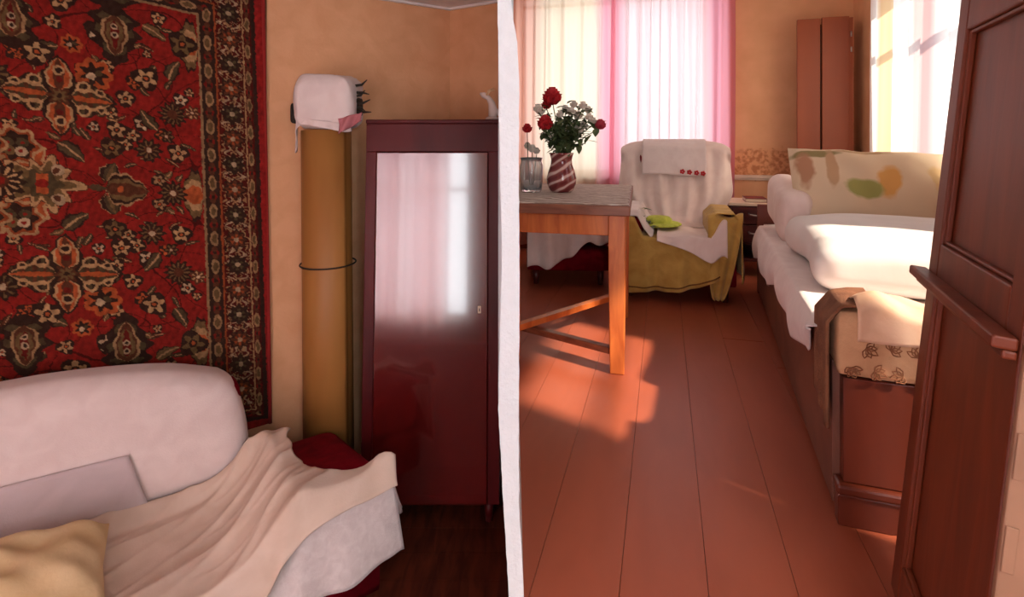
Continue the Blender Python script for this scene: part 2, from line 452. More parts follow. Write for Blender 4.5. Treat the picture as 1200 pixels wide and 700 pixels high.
# right-hand floor: subfloor slab, then each plank with its own edges
XP = -0.040
def room_poly():
    p = [tuple(R(-2, -2)[:2]), tuple(R(1.5, -2)[:2]), tuple(R(1.5, 5.13)[:2]), tuple(R(-2, 5.13)[:2])]
    return clip(clip(p, 1, 0, 0.002), 0, 1, -0.9)
fl = struct(B().prism(room_poly(), ZL, -0.022).build('floor', M['cherry']))
k = 0
rg = random.Random(11)
u = -1.7
while u < 1.5:
    u1 = min(u + 0.2, 1.5)
    cut = rg.choice([None, None, rg.uniform(2.6, 4.2), rg.uniform(0.2, 1.0)])
    spans = [(-2, 5.13)] if cut is None else [(-2, cut - 0.0015), (cut + 0.0015, 5.13)]
    for v0, v1 in spans:
        g = 0.0007
        poly = [tuple(R(a, b)[:2]) for a, b in ((u + g, v0), (u1 - g, v0), (u1 - g, v1), (u + g, v1))]
        poly = clip(clip(poly, 1, 0, 0.002), 0, 1, -0.9)
        if len(poly) > 2:
            zt = rg.uniform(-0.0015, 0.0)
            # local frame of the room, so the grain runs along the plank
            inv = [((p[0] * EU[0] + p[1] * EU[1]), (p[0] * EV[0] + p[1] * EV[1])) for p in poly]
            o = B().prism(inv, -0.022, zt).build('plank', M['floor'], fl, rot=(0, 0, -YAW))
    u = u1
B().box(-0.041, 0.0015, 2.251, 5.33, -0.022, -0.0005).build('plank', M['floor'], fl)
# left-hand floor
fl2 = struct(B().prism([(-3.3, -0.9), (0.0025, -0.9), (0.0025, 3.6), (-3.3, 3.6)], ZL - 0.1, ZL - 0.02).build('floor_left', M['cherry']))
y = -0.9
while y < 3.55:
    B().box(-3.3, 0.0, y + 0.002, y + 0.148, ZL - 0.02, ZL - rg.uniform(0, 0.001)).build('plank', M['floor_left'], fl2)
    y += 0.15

def wall(name, p0, p1, z0, z1, m, openings=(), th=0.12, world=True):
    """wall from p0 to p1 (room on its left-hand side looking along), thickness outwards to the right"""
    p0, p1 = Vector((p0[0], p0[1], 0)), Vector((p1[0], p1[1], 0))
    L = (p1 - p0).length; ang = math.atan2(p1.y - p0.y, p1.x - p0.x)
    b = B(); s = 0.0
    for s0, s1, a, c in sorted(openings):
        b.box(s, s0, -th, 0, z0, z1); b.box(s0, s1, -th, 0, z0, a); b.box(s0, s1, -th, 0, c, z1); s = s1
    b.box(s, L, -th, 0, z0, z1)
    o = b.build(name, m, loc=p0, rot=(0, 0, ang)); struct(o)
    return p0, ang, L
CW = Vector((-0.371, 3.3, 0))
CEIL_L = 1.82
fa = (CW.x - 3.0 * A2[0], CW.y - 3.0 * A2[1])
wall('wall_left', CW[:2], (-3.3, CW.y - (2.929 / A2[0]) * A2[1]), ZL, CEIL_L, M['paper_left'])
wl_y = CW.y - (2.929 / A2[0]) * A2[1]
# wall_back of the left room
dbk = Vector((0.838, -0.545, 0)).normalized()
pe = CW + dbk * 0.375
wall('wall_back', pe[:2], CW[:2], ZL, CEIL_L, M['paper_left'])
wall('wall_side', (-3.3, wl_y), (-3.3, -0.9), ZL, CEIL_L, M['paper_left'])
FW = wall('wall_front', (-3.3, -0.9), (1.309, -0.9), ZL, 2.5, M['paper_left'], [(1.55, 2.85, -0.50, 1.45), (3.45, 4.35, 0.75, 2.0)])
wall('wall_right', R(1.5, -0.522)[:2], R(1.5, 5.13)[:2], ZL, 2.5, M['paper_right'], [(0.522 + 1.18, 0.522 + 2.30, 0.8, 2.2), (0.522 + 3.12, 0.522 + 4.5, 0.8, 2.1)])
ul = (XP - 5.13 * EV[0]) / EU[0]
WB = wall('wall_far', R(1.5, 5.13)[:2], R(ul, 5.13)[:2], 0.0, 2.5, M['paper_right'], [(0.97, 2.86, 0.70, 2.42)])
struct(B().prism(clip(clip([tuple(R(-2, -2)[:2]), tuple(R(1.5, -2)[:2]), tuple(R(1.5, 5.13)[:2]), tuple(R(-2, 5.13)[:2])], 1, 0, -0.045), 0, 1, -0.9), 2.5, 2.6).build('ceiling', M['ceiling']))
cl = [(-3.3, -0.9), (-0.033, -0.9), (-0.03, 2.25), (-0.057, 2.25), (-0.057, 3.1), (CW.x, CW.y), (-3.3, wl_y)]
struct(B().prism(cl, CEIL_L, CEIL_L + 0.1).build('ceiling_left', M['ceiling']))
struct(B().box(-0.056, 0.002, 3.09, 3.25, ZL, -0.024).build('wall_footing', M['paper_left']))
struct(B().box(-0.03, 0.0, -0.9, 1.25, CEIL_L, 2.5).build('trim_1', M['plaster']))
# ceiling cove of the left room
b = B()
def cove(p, q):
    d = (q - p).normalized(); n = Vector((-d.y, d.x, 0))
    b.bar(p + n * 0.012 + Vector((0, 0, CEIL_L - 0.006)), q + n * 0.012 + Vector((0, 0, CEIL_L - 0.006)), 0.022, 0.012)
cove(CW.copy(), Vector((-3.3, wl_y, 0))); cove(pe.copy(), CW.copy())
struct(b.build('trim_2', M['ceiling']))
# dado rail on the far wall
def far_local(): return R(0, 0, 0), -YAW
b = B().box(0.40, 1.49, 5.105, 5.128, 0.70, 0.73).box(0.40, 1.49, 5.112, 5.128, 0.685, 0.70)
struct(b.build('trim_3', M['wood_trim'], rot=(0, 0, -YAW), bevel=0.004))
struct(B().box(ul + 0.05, 1.49, 5.105, 5.128, 0.0, 0.10).build('baseboard_far', M['floor'], rot=(0, 0, -YAW), bevel=0.004))
struct(B().box(1.472, 1.498, 1.7, 5.1, 0.0, 0.10).build('baseboard_right', M['floor'], rot=(0, 0, -YAW), bevel=0.004))

def window(name, origin, ang, s0, s1, a, c, bars, tr=0.72):
    """frame, sash bars, panes and sill in an opening; local x along the wall, -y outwards"""
    e = sempty(name, origin, ang)
    t = 0.05
    b = B().box(s0, s1, -0.10, -0.05, a, a + t).box(s0, s1, -0.10, -0.05, c - t, c).box(s0, s0 + t, -0.10, -0.05, a + t, c - t).box(s1 - t, s1, -0.10, -0.05, a + t, c - t)
    b.build('window_frame', M['white_paint'], e, bevel=0.004)
    xs = [s0 + t] + [s0 + (s1 - s0) * (k + 1) / (bars + 1) for k in range(bars)] + [s1 - t]
    zt = a + (c - a) * tr
    for k in range(bars):
        B().box(xs[k + 1] - 0.022, xs[k + 1] + 0.022, -0.095, -0.055, a + t, c - t).build('mullion', M['white_paint'], e, bevel=0.003)
    for k in range(bars + 1):
        l = xs[k] + (0.022 if k else 0); r = xs[k + 1] - (0.022 if k < bars else 0)
        B().box(l, r, -0.09, -0.06, zt - 0.018, zt + 0.018).build('transom', M['white_paint'], e, bevel=0.003)
        B().box(l, r, -0.078, -0.073, a + t, zt - 0.018).build('pane', M['glass'], e)
        B().box(l, r, -0.078, -0.073, zt + 0.018, c - t).build('pane', M['glass'], e)
    B().box(s0 - 0.04, s1 + 0.04, -0.05, 0.05, a - 0.03, a - 0.002).build('window_sill', M['white_paint'], e, bevel=0.004)
window('window_1', WB[0], WB[1], 0.97, 2.86, 0.70, 2.42, 1, 0.93)
RW = (R(1.5, -0.522), PI / 2 - YAW)
window('window_2', RW[0], RW[1], 0.522 + 3.12, 0.522 + 4.5, 0.8, 2.1, 1)
window('window_3', RW[0], RW[1], 0.522 + 1.18, 0.522 + 2.30, 0.8, 2.2, 0)
window('window_4', FW[0], FW[1], 1.55, 2.85, -0.50, 1.45, 2)
window('window_5', FW[0], FW[1], 3.45, 4.35, 0.75, 2.0, 1)

# door pier at the right, which the door leaf leans on
struct(B().box(0.76, 1.498, 0.70, 1.12, 0.0, 2.498).build('wall_pier', M['jamb'], rot=(0, 0, -YAW), bevel=0.01))

# ------------------------------------------------------------------ curtains
def curtain(name, label, origin, ang, s0, s1, z0, z1, off, bands, m, folds, amp, seed, gather=0.0, lean=0.0, group=None, ruffle=0.0):
    """bands: list of (fraction across, colour) giving the dyed stripes"""
    nu, nv = max(60, int(folds * 12)), 26
    def fn(U, V):
        z = z0 + (z1 - z0) * V
        s = s0 + (s1 - s0) * U
        ph = folds * 2 * PI * (U + 0.05 * np.sin(7 * U + seed))
        a = amp * (0.75 + 0.35 * (1 - V)) * (1 + 0.4 * np.sin(5 * U * PI + seed))
        y = off + a * np.sin(ph) + amp * 0.4 * np.sin(2.3 * ph + 1.3 + 0.8 * V)
        s = s + lean * (1 - V) + gather * (0.5 - U) * np.sin(V * PI) + 0.012 * np.sin(3 * V + ph)
        return stack(s, y, z)
    b = B().grid(fn, nu, nv)
    o = b.build(name, m, loc=origin, rot=(0, 0, ang))
    U = np.repeat(np.linspace(0, 1, nu), nv)
    fr = [q[0] for q in bands]; cs = np.array([q[1] for q in bands])
    cols = np.stack([np.interp(U, fr, cs[:, k]) for k in range(3)], 1)
    set_colours(o, cols)
    return tag(o, label, 'curtain', group)
CREAM = srgb(250, 232, 208); PINK = srgb(248, 204, 206); HOT = srgb(242, 172, 188); PALE = srgb(250, 230, 232); SALM = srgb(244, 194, 176)
# far window: seen from the room, x of the wall's frame runs from right to left
L_ = (R(1.5, 5.13) - R(ul, 5.13)).length
curtain('sheer_curtain', 'cream sheer window curtain with salmon left edge behind the flower vase', WB[0], WB[1], 1.93, L_ - 0.02, 0.05, 2.47, 0.085,
        [(0, PINK), (0.06, HOT), (0.12, PINK), (0.2, CREAM), (0.62, CREAM), (0.78, SALM), (1, SALM)], M['sheer'], 7, 0.02, 1)
curtain('sheer_curtain', 'pale pink sheer window curtain with bright pink right edge behind the armchair', WB[0], WB[1], 0.93, 1.96, 0.05, 2.47, 0.115,
        [(0, HOT), (0.16, HOT), (0.22, PINK), (0.27, PALE), (0.55, srgb(246, 224, 226)), (0.86, PALE), (0.94, HOT), (1, HOT)], M['sheer'], 9, 0.022, 2)
WHT = srgb(252, 250, 246); BEI = srgb(236, 202, 158); LIL = srgb(206, 176, 178)
curtain('striped_curtain', 'white curtain with beige stripes on the right wall above the bed', RW[0], RW[1], 0.522 + 3.16, 0.522 + 4.52, 0.62, 2.42, 0.075,
        [(0, WHT), (0.18, WHT), (0.26, LIL), (0.40, LIL), (0.46, WHT), (0.68, WHT), (0.72, BEI), (0.80, BEI), (0.84, WHT), (1, WHT)], M['sheer_dense'], 5, 0.025, 3, lean=0.06)
curtain('sheer_curtain', 'cream sheer curtain on the window facing the wardrobe', FW[0], FW[1], 1.66, 2.62, -0.66, 1.62, 0.08,
        [(0, PALE), (0.4, PINK), (0.45, PALE), (0.8, PINK), (1, PALE)], M['sheer'], 8, 0.025, 4)
def rod(label, origin, ang, s0, s1, z, off):
    t = thing('curtain_rod', label, 'curtain rod', origin, ang)
    B().tube([(s0, off, z), (s1, off, z)], 0.011, 10).build('rod', M['cherry'], t)
    for s in (s0 + 0.05, s1 - 0.05):
        B().box(s - 0.01, s + 0.01, 0.0, off, z - 0.008, z + 0.008).build('bracket', M['metal'], t)
rod('wooden curtain rod above the far window', WB[0], WB[1], 0.85, L_ - 0.03, 2.485, 0.10)
rod('wooden curtain rod above the right-hand window', RW[0], RW[1], 0.522 + 3.20, 0.522 + 4.55, 2.44, 0.08)
rod('wooden curtain rod above the window facing the wardrobe', FW[0], FW[1], 1.45, 3.05, 1.64, 0.08)

# ------------------------------------------------------------------ LEFT ROOM: hanging carpet
def carpet():
    P0 = np.array([CW.x, CW.y]) - A2 * 1.0197          # right edge of the carpet on the wall
    K = 0.148                                           # the pattern hangs a little askew
    ztop, zbot, pw = 1.80, -0.335, 1.35
    step = 0.0034
    npp, nq = int(pw / step), int((ztop - zbot) / step)
    pp = np.linspace(-0.0, pw, npp); zz = np.linspace(zbot, ztop, nq)
    Pg, Zg = np.meshgrid(pp, zz, indexing='ij')
    p = Pg.ravel(); z = Zg.ravel()
    q = z - K * p
    p = p + 0.016 * (0.6 - q)                          # right edge drifts outwards lower down
    RED = np.array(srgb(152, 34, 26)); DRED = np.array(srgb(112, 26, 20)); DARK = np.array(srgb(44, 36, 26)); BRN = np.array(srgb(96, 56, 34))
    BEIGE = np.array(srgb(206, 164, 112)); ORG = np.array(srgb(196, 96, 48)); GRN = np.array(srgb(84, 76, 48)); CRM = np.array(srgb(214, 184, 142)); OLV = np.array(srgb(120, 98, 58))
    p0_, q0_ = p.copy(), q.copy()
    p = p + 0.0035 * wob(p0_, q0_, 91, 110) + 0.003 * wob(p0_, q0_, 92, 300); q = q + 0.0035 * wob(p0_, q0_, 93, 110) + 0.003 * wob(p0_, q0_, 94, 300)
    n1 = wob(p, q, 5, 40)
    col = RED[None, :] * (1 + 0.14 * n1[:, None])
    mot = 0.75                                          # the pattern mirrors about this height
    def near(cx, cy, r):
        return np.nonzero((np.abs(p - cx) < r) & (np.abs(q - cy) < r))[0]
    def put(i, m, c, w=None):
        col[i[m]] = c
    def loc(i, cx, cy, rot, s):
        dx, dy = -(p[i] - cx), q[i] - cy                # x grows to the right as seen
        c_, s_ = math.cos(rot), math.sin(rot)
        return (dx * c_ + dy * s_) / s, (-dx * s_ + dy * c_) / s
    def ogee(x, y, L, W):
        """pointed lobe along +x, 0..L"""
        t = np.clip(x / L, 0, 1)
        wdt = W * (np.sin(PI * t ** 0.8) ** 0.8 * (1 - 0.35 * t) + 0.14 * np.sin(3 * PI * t) ** 2 * (t < 0.95))
        return np.where((x >= 0) & (x <= L), np.abs(y) / np.maximum(wdt, 1e-5), 9)
    def cross(cx, cy, s=1.0):
        i = near(cx, cy, 0.24 * s)
        for rot, L, W, fill, inn in ((0, 0.192, 0.078, DARK, GRN), (PI, 0.192, 0.078, DARK, GRN), (PI / 2, 0.165, 0.058, DARK, ORG), (-PI / 2, 0.165, 0.058, DARK, ORG)):
            x, y = loc(i, cx, cy, rot, s)
            t0 = ogee(x, y, L, W); put(i, t0 < 1, DARK)
            if inn is ORG:
                t1 = ogee(x - 0.024, y, L - 0.036, W * 0.80); put(i, t1 < 1, BEIGE); put(i, t1 < 0.78, ORG); put(i, t1 < 0.42, BRN)
                r = np.hypot(x - L * 0.62, y); put(i, r < 0.020, BEIGE); put(i, r < 0.012, DARK)
                r = np.hypot(x - L * 0.40, y); put(i, r < 0.012, DRED)
            else:
                put(i, (t0 < 0.9) & (np.cos(x * 260) > 0.2) & (t0 > 0.55), GRN)
                t1 = ogee(x - 0.034, y, L - 0.05, W * 0.62 * (1 + 0.0)); put(i, t1 < 1, BEIGE); put(i, t1 < 0.72, GRN * 0.9); put(i, (t1 < 0.72) & (np.cos(x * 190) > 0.3), BRN); put(i, t1 < 0.24, ORG)
                for sg in (-1, 1):
                    r = np.hypot(x - L * 0.40, y - sg * W * 0.62); put(i, (r < 0.024) & (r > 0.015), BEIGE)
                    r = np.hypot(x - L * 0.70, y - sg * W * 0.42); put(i, (r < 0.017) & (r > 0.010), BEIGE)
        x, y = loc(i, cx, cy, 0, s); r = np.hypot(x, y); th = np.arctan2(y, x)
        put(i, r < 0.035 * (1 + 0.25 * np.cos(8 * th)), BRN); put(i, r < 0.022 * (1 + 0.3 * np.cos(8 * th)), OLV); put(i, r < 0.009, DARK)
    def ros(cx, cy, s=0.05, n=9, dark=DARK, spoke=OLV, core=CRM):
        i = near(cx, cy, s * 1.5); x, y = loc(i, cx, cy, 0, 1); r = np.hypot(x, y) / s; th = np.arctan2(y, x)
        put(i, r < 1 + 0.18 * np.cos(n * th), dark)
        put(i, (r < 0.85) & (r > 0.35) & (np.cos(n * th) > 0.45), spoke)
        put(i, r < 0.38, BRN); put(i, r < 0.24, core)
    def bud(cx, cy, s=0.03, n=5, pet=BEIGE, core=DARK, rot=0.3):
        i = near(cx, cy, s * 1.8); x, y = loc(i, cx, cy, rot, 1); r = np.hypot(x, y) / s; th = np.arctan2(y, x)
        put(i, r < 1.35 + 0.2 * np.cos(3 * th), DARK)
        put(i, r < 0.85 + 0.3 * np.cos(n * th), pet)
        put(i, r < 0.42, core); put(i, r < 0.2, ORG)
    def orange(cx, cy, s=0.045, rot=0.0):
        i = near(cx, cy, s * 1.8); x, y = loc(i, cx, cy, rot, 1); r = np.hypot(x, y) / s; th = np.arctan2(y, x)
        put(i, r < 1.0 + 0.28 * np.abs(np.cos(3.5 * th)), ORG); put(i, (r < 0.75 + 0.2 * np.cos(7 * th)), DARK)
        put(i, np.hypot(x / s + 0.2, y / s + 0.15) < 0.3, CRM); put(i, np.hypot(x / s - 0.3, y / s - 0.1) < 0.25, GRN)
    def leaf(cx, cy, L=0.06, W=0.014, rot=0.0, c=GRN, mid=BEIGE):
        i = near(cx, cy, L * 1.4); x, y = loc(i, cx, cy, rot, 1)
        y = y + 0.25 * x * x / L
        t = ogee(x + L / 2, y, L, W)
        put(i, t < 1, DARK); put(i, t < 0.72, c); put(i, (t < 0.14), mid)
    def palm(cx, cy, rot=PI / 2, L=0.24, W=0.085):
        i = near(cx, cy, L); x, y = loc(i, cx, cy, rot, 1); x = x + L * 0.45
        sp = 1 + 0.16 * np.cos(110 * x)
        put(i, ogee(x, y, L, W) < sp, DARK)
        put(i, (ogee(x - 0.02, y, L - 0.05, W * 0.8) < 1) & (np.cos(95 * x + 40 * np.abs(y)) > 0.0), GRN)
        t = ogee(x - 0.045, y, L - 0.09, W * 0.58); put(i, t < 1, BEIGE * 0.8); put(i, t < 0.75, BRN)
        t = ogee(x - 0.065, y, L - 0.135, W * 0.36); put(i, t < 1, OLV); put(i, t < 0.5, DRED)
        for k in (0.09, 0.125):
            r = np.hypot(x - k, y); put(i, r < 0.013, CRM * 0.9); put(i, r < 0.007, DARK)
    def sym(fn, cx, cy, *a, **k):
        fn(cx, cy, *a, **k)
        kk = dict(k)
        if 'rot' in kk: kk['rot'] = -kk['rot']
        fn(cx, 2 * mot - cy, *a, **kk)
    # tendrils
    for seed, f in ((21, 16), (33, 21), (45, 27)):
        t = wob(p, np.abs(q - mot), seed, f, 5)
        col[np.abs(t) < 0.012] = DRED * 0.55
    # scattered leaves and buds over the field
    rr = random.Random(4)
    for _ in range(70):
        cx, cy = rr.uniform(0.30, 1.3), rr.uniform(mot + 0.03, 1.53)
        sym(leaf, cx, cy, L=rr.uniform(0.035, 0.075), W=rr.uniform(0.009, 0.016), rot=rr.uniform(0, 6.28), c=rr.choice([GRN, OLV, BRN, GRN * 0.8]))
    for _ in range(44):
        cx, cy = rr.uniform(0.30, 1.3), rr.uniform(mot + 0.03, 1.53)
        sym(bud, cx, cy, s=rr.uniform(0.013, 0.024), pet=rr.choice([BEIGE, CRM, ORG, BEIGE * 0.7]), rot=rr.uniform(0, 6))
    # half motifs on the inner border line
    for cy in (0.75, 0.08, 1.42):
        i = near(0.29, cy, 0.13); x, y = loc(i, 0.268, cy, PI, 1)
        t = ogee(x, y * 0.45, 0.085, 0.05); put(i, t < 1.15, DARK); put(i, t < 1, OLV); put(i, t < 0.7, BEIGE * 0.85); put(i, t < 0.4, ORG)
    sym(ros, 0.375, 1.10, 0.05, 12, core=BRN); ros(0.385, mot, 0.05, 12, core=CRM); sym(ros, 0.30, 1.12, 0.03, 7, BRN, BEIGE)
    sym(ros, 0.47, 0.93, 0.046, 10, core=CRM); sym(bud, 0.36, 0.93, 0.03); sym(leaf, 0.47, 1.06, L=0.10, W=0.03, rot=2.2)
    sym(ros, 0.40, 1.00, 0.026, 6); sym(bud, 0.47, 1.24, 0.036, rot=0.9); sym(bud, 0.545, 1.14, 0.026); sym(bud, 0.58, 1.00, 0.028); sym(orange, 0.65, 1.22, 0.052)
    sym(leaf, 0.73, 0.89, L=0.11, W=0.034, rot=-0.7); sym(bud, 0.60, 0.92, 0.03, pet=OLV); sym(orange, 0.72, 1.33, 0.03); sym(bud, 0.64, 1.40, 0.03, pet=CRM)
    sym(leaf, 0.80, 1.30, L=0.08, W=0.03, rot=0.4); sym(bud, 0.83, 1.27, 0.036, pet=BEIGE); sym(ros, 0.96, 1.16, 0.05, 9); sym(leaf, 0.37, 1.30, L=0.1, W=0.03, rot=1.1); sym(bud, 0.33, 1.42, 0.04, pet=OLV, rot=0.2)
    sym(leaf, 0.43, 1.45, L=0.1, W=0.028, rot=-0.5, c=OLV); sym(bud, 0.75, 1.50, 0.034, pet=BEIGE)
    # the big motifs
    cross(0.765, 1.11); cross(0.765, 2 * mot - 1.11)
    sym(palm, 0.902, 1.38, rot=PI / 2, L=0.25, W=0.08); sym(palm, 0.575, 1.41, rot=-PI / 2, L=0.26, W=0.09)
    sym(palm, 0.60, 1.60, rot=PI / 2, L=0.2, W=0.12)
    # palmette pointing right
    i = near(0.585, mot, 0.16)
    for sg in (-1, 1):
        x, y = loc(i, 0.62, mot + sg * 0.03, sg * 1.25, 1); t = ogee(x, y, 0.085, 0.038); put(i, t < 1.12, BEIGE * 0.8); put(i, t < 1, DARK); put(i, t < 0.6, GRN); put(i, t < 0.2, OLV)
    x, y = loc(i, 0.625, mot, 0, 1); t = ogee(x, y, 0.15, 0.07); put(i, t < 1.1, BEIGE * 0.8); put(i, t < 0.95, DARK); put(i, t < 0.72, OLV); put(i, t < 0.42, BRN); put(i, np.hypot(x - 0.05, y) < 0.013, ORG)
    x, y = loc(i, 0.68, mot, 0, 1); put(i, ogee(x, y, 0.06, 0.015) < 1, GRN)
    # flame medallion at the middle of the carpet
    MX = 0.955
    i = near(MX, mot, 0.34)
    x, y = loc(i, MX, mot, 0, 1); r = np.hypot(x, y * 0.95); th = np.arctan2(y, x)
    rad = 0.165 + 0.022 * np.cos(8 * th) + 0.008 * np.cos(24 * th)
    put(i, r < rad, BEIGE); put(i, r < rad - 0.014, ORG * 0.9)
    for cx, cy in ((0.905, mot + 0.14), (0.905, mot - 0.14), (1.005, mot + 0.14), (1.005, mot - 0.14)):
        j = near(cx, cy, 0.12); x, y = loc(j, cx, cy, 0, 1); r = np.hypot(x, y); th = np.arctan2(y, x)
        rad = 0.062 + 0.008 * np.cos(7 * th)
        put(j, r < rad + 0.012, BEIGE * 0.9); put(j, r < rad, ORG * 0.7); put(j, r < rad - 0.01, DARK)
        for a, c in ((0.6, GRN), (2.7, GRN), (4.0, OLV), (5.4, CRM)):
            put(j, np.hypot(x - 0.026 * math.cos(a), y - 0.026 * math.sin(a)) < 0.019, c); put(j, np.hypot(x - 0.026 * math.cos(a), y - 0.026 * math.sin(a)) < 0.007, RED)
    x, y = loc(i, 0.83, mot, 0, 1); r = np.hypot(x * 0.85, y); th = np.arctan2(y, x)
    fl_ = 0.088 + 0.022 * np.cos(10 * th) + 0.012 * np.cos(5 * th)
    put(i, r < fl_ + 0.006, BRN); put(i, r < fl_, BEIGE); put(i, r < fl_ * 0.78, OLV); put(i, r < 0.05 + 0.010 * np.cos(6 * th), GRN); put(i, (np.abs(x) < 0.018) & (np.abs(y) < 0.04), ORG); put(i, r < 0.017, RED)
    for sg in (-1, 1):
        put(i, np.hypot(x - 0.05, y - sg * 0.06) < 0.022, CRM * 0.85); put(i, np.hypot(x - 0.045, y - sg * 0.055) < 0.012, BRN)
    ros(MX, mot, 0.07, 12, DARK, BEIGE, RED)
    # ---------------- border: bands by distance from the edge
    top_q, bot_q = 1.567, 2 * mot - 1.567
    d_r = p; d_t = (top_q + 0.268) - q; d_b = q - (bot_q - 0.268)
    d = np.minimum(d_r, np.minimum(d_t, d_b))
    al = np.where(d_r <= np.minimum(d_t, d_b), q, p)      # coordinate along the border
    col[:] = np.where((d < 0.268)[:, None], DRED * 0.62, col)
    def band(a, b_, c): 
        m = (d >= a) & (d < b_); col[m] = c
    band(0.258, 0.268, BEIGE * 0.62); band(0.20, 0.258, DARK * 1.1); band(0.192, 0.20, ORG * 0.7)
    band(0.082, 0.192, DRED * 0.6); band(0.075, 0.082, BEIGE * 0.8); band(0.042, 0.075, DRED * 0.55); band(0.024, 0.042, DARK); band(-1, 0.024, np.array(srgb(168, 36, 32)))
    # ovals in the two narrow bands
    per = 0.128
    ph = np.mod(al + 0.02, per) - per / 2
    for c0, wd in ((0.229, 0.017), (0.060, 0.012)):
        e = np.hypot((d - c0) / wd, ph / 0.034)
        m = e < 1; col[m] = BEIGE * 0.7; m = e < 0.62; col[m] = OLV * 0.8
        ph2 = np.mod(al + 0.02 + per / 2, per) - per / 2
        e = np.hypot((d - c0) / wd, ph2 / 0.018); m = e < 1; col[m] = RED * 0.8; m = e < 0.5; col[m] = DARK
        e = np.minimum(np.hypot((d - c0) / wd * 1.4, (np.abs(ph) - 0.046) / 0.012), 9); col[e < 1] = BRN
    # main border: rosettes linked by white scrolls
    per = 0.235
    ph = np.mod(al - 0.79 + per / 2, per) - per / 2
    c0 = 0.137
    x = (d - c0); r = np.hypot(x, ph); th = np.arctan2(x, ph)
    inb = (d > 0.084) & (d < 0.19)
    sc1 = 0.030 * np.sin(2 * PI * al / per * 2) + 0.014 * np.sin(2 * PI * al / 0.047)
    for off, wd, c in ((0, 0.006, CRM * 0.8), (0.024, 0.0035, BEIGE * 0.7), (-0.026, 0.0035, BEIGE * 0.7)):
        m = inb & (np.abs(x - sc1 - off) < wd * (1 + 0.6 * np.sin(al * 190))) ; col[m] = c
        m = inb & (np.abs(x + sc1 - off) < wd * (1 + 0.6 * np.sin(al * 170 + 1))) ; col[m] = c * 0.9
    ds = wob(d * 3, al, 77, 120); m = inb & (ds > 0.42); col[m] = BEIGE * 0.75
    m = inb & (ds < -0.45); col[m] = DARK
    ph3 = np.mod(al - 0.79, per) - per / 2
    for pph, dk, cc in ((ph, BRN, ORG * 0.75), (ph3, DARK, GRN)):
        r = np.hypot(x, pph); th = np.arctan2(x, pph)
        m = inb & (r < 0.043 + 0.006 * np.cos(8 * th)); col[m] = DARK
        m = inb & (r < 0.035 + 0.008 * np.cos(8 * th)); col[m] = dk
        m = inb & (r < 0.027) & (np.cos(6 * th) > 0); col[m] = cc
        m = inb & (r < 0.011); col[m] = CRM * 0.8
    # small speckle of the wool knots
    rgn = np.random.RandomState(2)
    col = col * (1 + 0.20 * (rgn.rand(len(col), 1) - 0.5))
    g1 = wob(p0_, q0_, 95, 230, 9)[:, None]; g2 = wob(p0_, q0_, 96, 60, 7)[:, None]
    col = col * (1 + 0.45 * g1 + 0.22 * g2)
    mean = np.array(srgb(104, 44, 32))
    col = np.clip(0.84 * col + 0.16 * mean, 0.004, 0.95) * 0.80
    # geometry: a pile surface just off the wall, with slow waves of the hanging cloth
    pr = Pg.ravel(); drift = -0.016 * (0.6 - (z - K * pr))
    nrm = np.array([A2[1], -A2[0]])                      # out of the wall
    xy = P0[None, :] - (pr + drift)[:, None] * A2[None, :] + nrm[None, :] * (0.020 + 0.005 * np.sin(3.0 * pr + 2 * z) + 0.003 * np.sin(7 * pr))[:, None]
    V = np.concatenate([xy, z[:, None]], 1)
    ii, jj = np.meshgrid(np.arange(npp - 1), np.arange(nq - 1), indexing='ij')
    a = (ii * nq + jj).ravel()
    F = np.stack([a, a + 1, a + nq + 1, a + nq], 1)
    me = bpy.data.meshes.new('carpet_pile')
    me.vertices.add(len(V)); me.vertices.foreach_set('co', V.astype(np.float32).ravel())
    me.loops.add(F.size); me.loops.foreach_set('vertex_index', F.ravel().astype(np.int32))
    me.polygons.add(len(F)); me.polygons.foreach_set('loop_start', np.arange(0, F.size, 4, dtype=np.int32))
    me.polygons.foreach_set('use_smooth', np.ones(len(F), dtype=bool))
    me.update(calc_edges=True); me.validate()
    me.materials.append(M['carpet'])
    root = thing('hanging_carpet', 'red oriental wool carpet with floral medallions hung on the left wall', 'carpet', (0, 0, 0))
    o = bpy.data.objects.new('pile', me); C.objects.link(o); o.parent = root
    set_colours(o, col)
    # woven backing under the pile, and the red bound edge
    c0, c1 = P0 - A2 * (pw), P0
    b = B()
    zs = np.linspace(zbot, ztop, 30)
    bp = []
    for zz_ in zs:
        dr = -0.016 * (0.6 - zz_)
        e = P0 - A2 * dr + nrm * 0.017
        bp.append((e[0], e[1], zz_))
    B().tube(bp, 0.009, 8).build('bound_edge', M['carpet_edge'], root)
    V = []
    for q_, zz_ in ((c0, zbot), (c1, zbot), (c1, ztop), (c0, ztop)):
        e = q_ + nrm * 0.004; V.append((e[0], e[1], zz_))
    for q_, zz_ in ((c0, zbot), (c1, zbot), (c1, ztop), (c0, ztop)):
        e = q_ + nrm * 0.008; V.append((e[0], e[1], zz_))
    B().add(V, [(0, 1, 2, 3), (7, 6, 5, 4), (0, 4, 5, 1), (1, 5, 6, 2), (2, 6, 7, 3), (3, 7, 4, 0)]).build('backing', M['brown_blanket'], root)
carpet()

